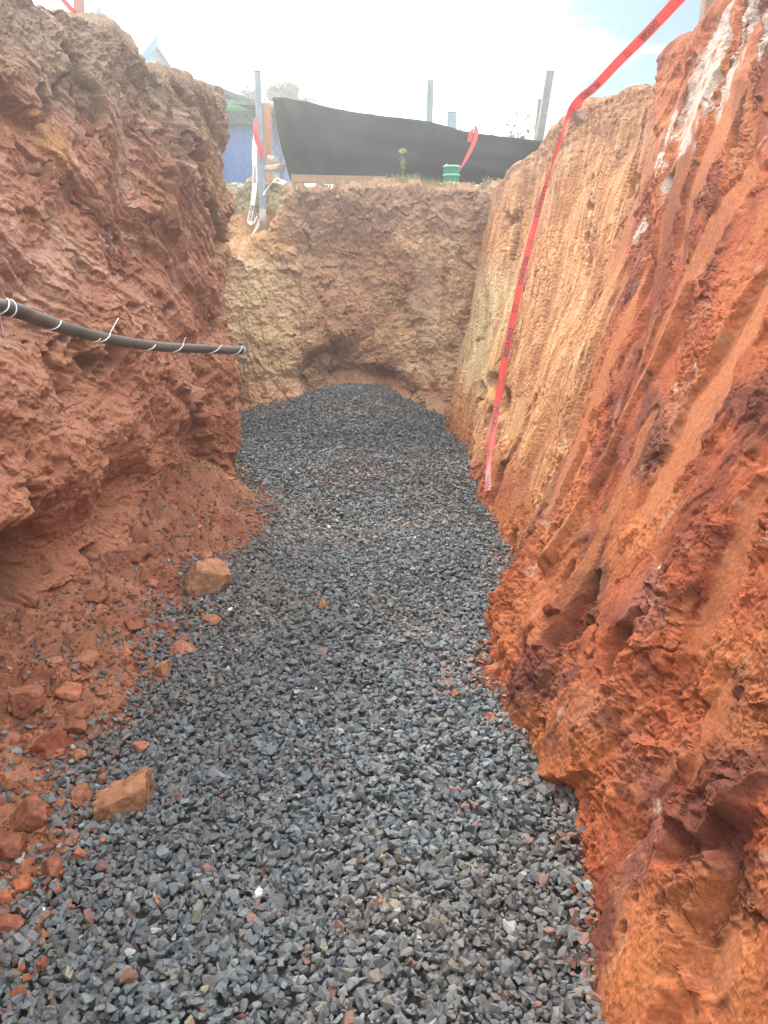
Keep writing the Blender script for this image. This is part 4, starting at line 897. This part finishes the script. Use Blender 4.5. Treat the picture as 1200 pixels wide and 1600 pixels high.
def stalks():
    r = random.Random(5); specs = [(758, 158, 754, 225, 'tallest thin dry stalk standing behind the cloth, right of the red loop'), (806, 178, 812, 232, 'feathery dry weed left of the grey posts behind the cloth'), (822, 186, 826, 232, 'short dense dry weed nearest to the two grey posts'), (792, 196, 796, 232, 'small dry weed behind the cloth between tall stalk and feathery weed')]
    for i, (x1, y1, x0, y0, lb) in enumerate(specs):
        Yd = 10.35 + .06*i; b = at(x0, y0 + 30, Yd); t_ = at(x1, y1, Yd) - b; root = empty('dry_weed', b, lb, 'weed', 'dry weeds behind the black cloth'); bm = bmesh.new(); tube(bm, [(0, 0, -.3), t_*.5 + Vector((.01, 0, 0)), t_], [.006, .005, .003], 5)
        nb = 4 if i == 0 else 16
        heads = []
        for k in range(nb):
            q = r.uniform(.35, .98); p = t_*q; e = p + Vector((r.uniform(-.13, .13), r.uniform(-.1, .1), r.uniform(.02, .14)))*(.45 if i == 0 else 1); tube(bm, [p, (p + e)/2 + Vector((0, 0, .01)), e], [.0035, .003, .002], 4); heads.append((e[:], (.016, .016, .020)))
        bm_obj('stem', bm, M_bark, root, True); heads.append((t_[:], (.012, .012, .03))); rr = np.random.default_rng(i + 20); 
        for hd in heads: V, F, _ = leaf_cloud([hd], 14, .022, rr); mesh_np('seed_head', V, F, M_leaf, np.tile(f32((.22, .20, .12)), (len(V), 1)), smooth=False, parent=root)
stalks()
def dry_grass():
    r = np.random.default_rng(31); n = 2600; V = []; F = []; col = []
    ez = END[..., 2]; flat = END.reshape(-1, 3); sel = flat[(flat[:, 1] > 8.45) & (flat[:, 1] < 9.3) & (flat[:, 2] > 2.12) & (flat[:, 0] > -1.0) & (flat[:, 0] < 1.3)]
    notch = flat[(flat[:, 0] < -1.1) & (flat[:, 0] > -2.0) & (flat[:, 2] > 1.8) & (flat[:, 1] > 8.6) & (flat[:, 1] < 9.6)]
    for base, m_ in ((sel, n), (notch, 500)):
        if not len(base): continue
        for p in base[r.integers(0, len(base), m_)]:
            dn = p2(f32([p[0]*2.2]), f32([p[1]*2.2]), 60)[0]
            if dn < -.05 + .2*r.uniform(): continue
            a = r.uniform(0, 6.28); h = r.uniform(.025, .085); w_ = .0035; ln_ = r.normal(0, .025, 2); o = len(V); d = np.array([math.cos(a), math.sin(a), 0])*w_
            V += [p - d, p + d, p + np.array([ln_[0]*.5, ln_[1]*.5, h*.6]) + d*.7, p + np.array([ln_[0], ln_[1], h])]; F.append((o, o + 1, o + 2, o + 3)); g = r.uniform(); c = np.array((.30, .24, .13))*(1 - g) + np.array((.15, .19, .08))*g; col += [c]*4
    tag(mesh_np('dry_grass', V, F, M_leaf, f32(col), smooth=False), 'short dry grass along the lip of the end face', 'grass', kind='stuff')
dry_grass()

# ---- rocks on the rims and by the timber post
def rim_rock(p, dims, label, col, seed, cuts=7, name='rock', cat='rock', group=None):
    V, F = clod_mesh(seed, dims, cuts, 4, .05); c = np.empty(V.shape, np.float32); c[:] = col; c = c*(1 + .3*fbm3(V/max(dims), 2, 3, 5))[:, None]
    return tag(mesh_np(name, V, F, M_clod, np.clip(c, .02, .8), loc=p), label, cat, group)
rim_rock(on_right(905, 178) + Vector((.03, .06, .01)), (.10, .11, .075), 'pinkish rock on the right rim under the red tape', (.36, .22, .17), 61)
rim_rock(at(424, 250, 10.6) + Vector((0, 0, -.02)), (.07, .07, .085), 'pale stone block standing at the foot of the brown timber post', (.40, .34, .27), 62, 6)
rim_rock(at(430, 262, 10.3), (.17, .10, .05), 'flat pale slab lying in front of the brown timber post', (.40, .33, .27), 63, 6)
rim_rock(on_left(344, 134) + Vector((0, .03, .0)), (.035, .04, .06), 'small knob of earth sticking up on corner of left rim', (.20, .14, .10), 64, name='earth_clod', cat='earth clod')
rim_rock(at(455, 300, 8.9), (.05, .04, .03), 'grey stone at the left end of the long pale plank', (.25, .22, .19), 65)
for i, (px, py, Y_, s_, lb) in enumerate([(376, 291, 9.2, .05, 'crumpled white plastic scrap on the bank left of the blue-grey pole'), (366, 287, 9.3, .035, 'small flat white scrap at the foot of the mesh fence')]):
    V, F = clod_mesh(80 + i, (s_, s_*.6, s_*.35), 8, 3, .25); tag(mesh_np('plastic_scrap', V, F, M_white, smooth=False, loc=at(px, py, Y_)), lb, 'litter', 'white litter on the notch bank')

# ---- razor wire along the top of the screen
def razor_wire():
    mw = flat_mat('galvanised_wire', (.07, .07, .075), rough=.6, metal=.1, var=.1, bump=0); a = at(470, 158, 10.7); b = at(860, 218, 10.7); root = empty('razor_wire', a, 'loose coil of razor wire above the black cloth', 'wire')
    bm = bmesh.new(); bb = bmesh.new(); pts = []; n = 900; r = random.Random(3); axis = (b - a)
    for i in range(n):
        q = i/(n - 1); ang = q*2*math.pi*17; rad = .13 + .02*math.sin(q*21); c = axis*q + Vector((0, 0, -.05 - .13*math.sin(q*math.pi)))
        pts.append(c + Vector((.10*math.sin(ang*.5), math.cos(ang)*rad, math.sin(ang)*rad)))
    tube(bm, pts, .0035, 5); bm_obj('coil', bm, mw, root, True)
    for i in range(6, n - 6, 7):
        p = pts[i]; t_ = (pts[i + 1] - pts[i]).normalized(); s_ = t_.cross(Vector((r.gauss(0, 1), r.gauss(0, 1), r.gauss(0, 1)))).normalized()
        for sg in (1, -1):
            k = t_*.018 + s_*sg*.034; u_ = t_.cross(s_)*.002
            vs = [bb.verts.new(p + v) for v in (-t_*.016 + u_, t_*.004 + u_, k + u_, -t_*.016 - u_, t_*.004 - u_, k - u_)]
            for f in ((0, 1, 2), (5, 4, 3), (0, 3, 4, 1), (1, 4, 5, 2), (2, 5, 3, 0)): bb.faces.new([vs[j] for j in f])
    o = bm_obj('barbs', bb, mw, root); o['kind'] = 'stuff'
razor_wire()

# ---- chain-link fence left of the pole
def chain_link():
    mw = flat_mat('fence_wire', (.10, .13, .16), rough=.5, metal=.3, var=.1, bump=0); x0, x1, z0, z1, Yf = -3.3, -1.35, 2.30, 3.75, 11.5
    root = empty('chain_link_fence', (x0, Yf, z0), 'diamond mesh wire fence in front of the blue shed', 'fence'); bm = bmesh.new(); s_ = .115; W_ = x1 - x0; H_ = z1 - z0; k = -H_
    while k < W_:
        for sg in (1, -1):
            pts = []
            for h in np.linspace(0, H_, 27):
                x = (k + h) if sg > 0 else (W_ - k - h)
                if 0 <= x <= W_: pts.append((x, .006*sg*math.sin(h/s_*2*math.pi), h))
            if len(pts) > 1: tube(bm, pts, .0032, 4, False)
        k += s_*1.0
    bm_obj('mesh', bm, mw, root, True)
    for z in (.04, H_*.32, H_ - .03): bm = bmesh.new(); tube(bm, [(0, 0, z), (W_, 0, z)], .004, 6); bm_obj('line_wire', bm, mw, root, True)
    for x in (0, W_*.97): bm = bmesh.new(); tube(bm, [(x, .03, -.3), (x, .03, H_ + .08)], .024, 10); bm_obj('post', bm, M_galv, root, True)
chain_link()

# ---- blue shed with green roof behind the mesh
def shed():
    x0, x1, y0, y1, z0 = -4.3, -1.75, 13.2, 16.0, 2.25; root = empty('shed', ((x0 + x1)/2, y0, z0), 'blue-walled shed with green roof behind the mesh fence', 'shed'); o_ = Vector(root.location)
    mb = flat_mat('blue_sheet', (.085, .20, .46), rough=.6, var=.12, nscale=3, bump=.1); mg = flat_mat('green_roof_sheet', (.035, .105, .075), rough=.5, var=.2, nscale=4, bump=.1); mwf = flat_mat('white_fascia', (.62, .66, .66), rough=.6, var=.08); ma = thin_mat('bright_green_awning', (.10, .62, .30), .5, .5)
    bm = bmesh.new(); box(bm, Vector(((x0 + x1)/2, (y0 + y1)/2, z0 + .62)) - o_, (x1 - x0, y1 - y0, 1.35)); 
    bm_obj('wall', bm, mb, root)
    bm = bmesh.new()
    for i in range(8): box(bm, Vector((x0 + .16 + i*.32, y0 - .012, z0 + .62)) - o_, (.03, .024, 1.34), None, .004)
    bm_obj('wall_rib', bm, mb, root)
    bm = bmesh.new(); box(bm, Vector(((x0 + x1)/2 - .1, y0 - .06, z0 + 1.36)) - o_, (x1 - x0 + .3, .10, .16), None, .01); bm_obj('eave_band', bm, mg, root)
    # gable roof, ridge running away, low verge to the right
    A = [Vector((x0 - .3, y0 - .25, 4.42)), Vector((-2.60, y0 - .25, 4.06)), Vector((x1 + .3, y0 - .25, 3.66))]
    bm = bmesh.new(); th = .07; vs = []
    for yy in (y0 - .25, y1):
        for p in A: vs.append(bm.verts.new(Vector((p.x, yy, p.z)) - o_)); vs.append(bm.verts.new(Vector((p.x, yy, p.z - th)) - o_))
    for k in (0, 1):
        a = 2*k; bm.faces.new((vs[a], vs[a + 2], vs[a + 8], vs[a + 6])); bm.faces.new((vs[a + 1], vs[a + 7], vs[a + 9], vs[a + 3])); bm.faces.new((vs[a], vs[a + 1], vs[a + 3], vs[a + 2])); bm.faces.new((vs[a + 6], vs[a + 8], vs[a + 9], vs[a + 7]))
    bm.faces.new((vs[0], vs[6], vs[7], vs[1])); bm.faces.new((vs[4], vs[5], vs[11], vs[10])); bm_obj('roof', bm, mg, root)
    bm = bmesh.new(); g = [Vector((x0, y0 + .25, 3.64)), Vector((x1, y0 + .25, 3.64)), Vector((x1, y0 + .25, 3.72)), Vector((x0, y0 + .25, 4.33))]; a = [bm.verts.new(p - o_) for p in g]; b = [bm.verts.new(p + Vector((0, .06, 0)) - o_) for p in g]; bm.faces.new(a); bm.faces.new(b[::-1])
    for k in range(4): bm.faces.new((a[k], b[k], b[(k + 1) % 4], a[(k + 1) % 4]))
    bm_obj('gable_panel', bm, flat_mat('dark_green_panel', (.045, .11, .085), rough=.6, var=.2), root)
    bm = bmesh.new(); tube(bm, [Vector((x0 - .2, y0 - .12, 3.98)) - o_, Vector((x1 + .12, y0 - .12, 3.80)) - o_], .035, 4); bm_obj('beam', bm, mwf, root)
    bm = bmesh.new(); q = [Vector((x0, y0 - .16, 3.70)), Vector((-2.0, y0 - .16, 3.70)), Vector((-2.15, y0 - .30, 3.74)), Vector((-2.55, y0 - .34, 3.83)), Vector((x0, y0 - .34, 3.94))]; f = [bm.verts.new(p - o_) for p in q]; bm.faces.new(f); bm_obj('awning', bm, ma, root)
shed()

# ---- gabled blue-trimmed houses beyond the left rim
def house(peak, ang, half, pitch_h, length, label):
    peak = Vector(peak); nrm = Vector((math.cos(ang), math.sin(ang), 0)); s_ = Vector((-nrm.y, nrm.x, 0)); base = 2.25; ez = peak.z - pitch_h; root = empty('house', (peak.x, peak.y, base), label, 'house', 'houses beyond the left rim'); o_ = Vector((peak.x, peak.y, base))
    mr = flat_mat('grey_green_roof', (.16, .21, .19), rough=.7, var=.15, nscale=5, bump=.2); mbb = flat_mat('blue_bargeboard', (.03, .20, .68), rough=.4, var=.08, bump=.05); mw = flat_mat('pale_blue_wall', (.46, .58, .64), rough=.8, var=.08)
    P = lambda u, v, z: peak + s_*u + nrm*v + Vector((0, 0, z - peak.z)) - o_
    bm = bmesh.new(); prof = [(-half*.9, base - .1), (half*.9, base - .1), (half*.9, ez + .1*pitch_h - .06), (0, peak.z - .10), (-half*.9, ez + .1*pitch_h - .06)]; a = [bm.verts.new(P(u, -.12, z)) for u, z in prof]; b = [bm.verts.new(P(u, -length + .1, z)) for u, z in prof]; bm.faces.new(a); bm.faces.new(b[::-1])
    for k in range(5): bm.faces.new((a[k], b[k], b[(k + 1) % 5], a[(k + 1) % 5]))
    bm_obj('wall', bm, mw, root)
    bm = bmesh.new(); t_ = .06
    for sg in (1, -1):
        q = [(0, peak.z), (sg*half*1.1, ez - .1*pitch_h), (sg*half*1.1, ez - .1*pitch_h - t_), (0, peak.z - t_)]; a = [bm.verts.new(P(u, 0, z)) for u, z in q]; b = [bm.verts.new(P(u, -length, z)) for u, z in q]; bm.faces.new(a); bm.faces.new(b[::-1])
        for k in range(4):
            if k == 3: continue
            bm.faces.new((a[k], b[k], b[(k + 1) % 4], a[(k + 1) % 4]))
    bm_obj('roof', bm, mr, root)
    for sg in (1, -1):
        bm = bmesh.new(); q = [(0, peak.z + .03), (sg*half*1.12, ez - .1*pitch_h + .02), (sg*half*1.12, ez - .1*pitch_h - .16), (0, peak.z - .15)]; a = [bm.verts.new(P(u, .05, z)) for u, z in q]; b = [bm.verts.new(P(u, .005, z)) for u, z in q]; bm.faces.new(a); bm.faces.new(b[::-1])
        for k in range(4): bm.faces.new((a[k], b[k], b[(k + 1) % 4], a[(k + 1) % 4]))
        bm_obj('bargeboard', bm, mbb if sg < 0 else flat_mat('white_bargeboard', (.62, .68, .70), rough=.5, var=.06), root)
house(at(243, 58, 16.5), R(-38), 1.2, 1.25, 4, 'house gable with blue bargeboard showing over the left rim, right one of two')
house(at(153, 14, 12.6), R(-38), .9, 1.05, 3, 'house gable peak with blue bargeboard, left one of two over rim')

# ---- haze volume in and over the pit, added to stand in for lens glare
def haze():
    bm = bmesh.new(); bmesh.ops.create_cube(bm, size=1); bmesh.ops.scale(bm, vec=(340, 340, 8.2), verts=bm.verts); bmesh.ops.translate(bm, verts=bm.verts, vec=(0, 0, 2.6))
    m = bpy.data.materials.new('glare_haze'); m.use_nodes = True; t = m.node_tree; t.nodes.clear(); o = N(t, 'ShaderNodeOutputMaterial'); v = N(t, 'ShaderNodeVolumePrincipled')
    v.inputs['Color'].default_value = (.97, .98, .98, 1); v.inputs['Density'].default_value = HAZE; v.inputs['Anisotropy'].default_value = .75; L(t, v.outputs[0], o.inputs['Volume'])
    ob = bm_obj('haze', bm, m); tag(ob, kind='stuff')
HAZE = .0155
haze()
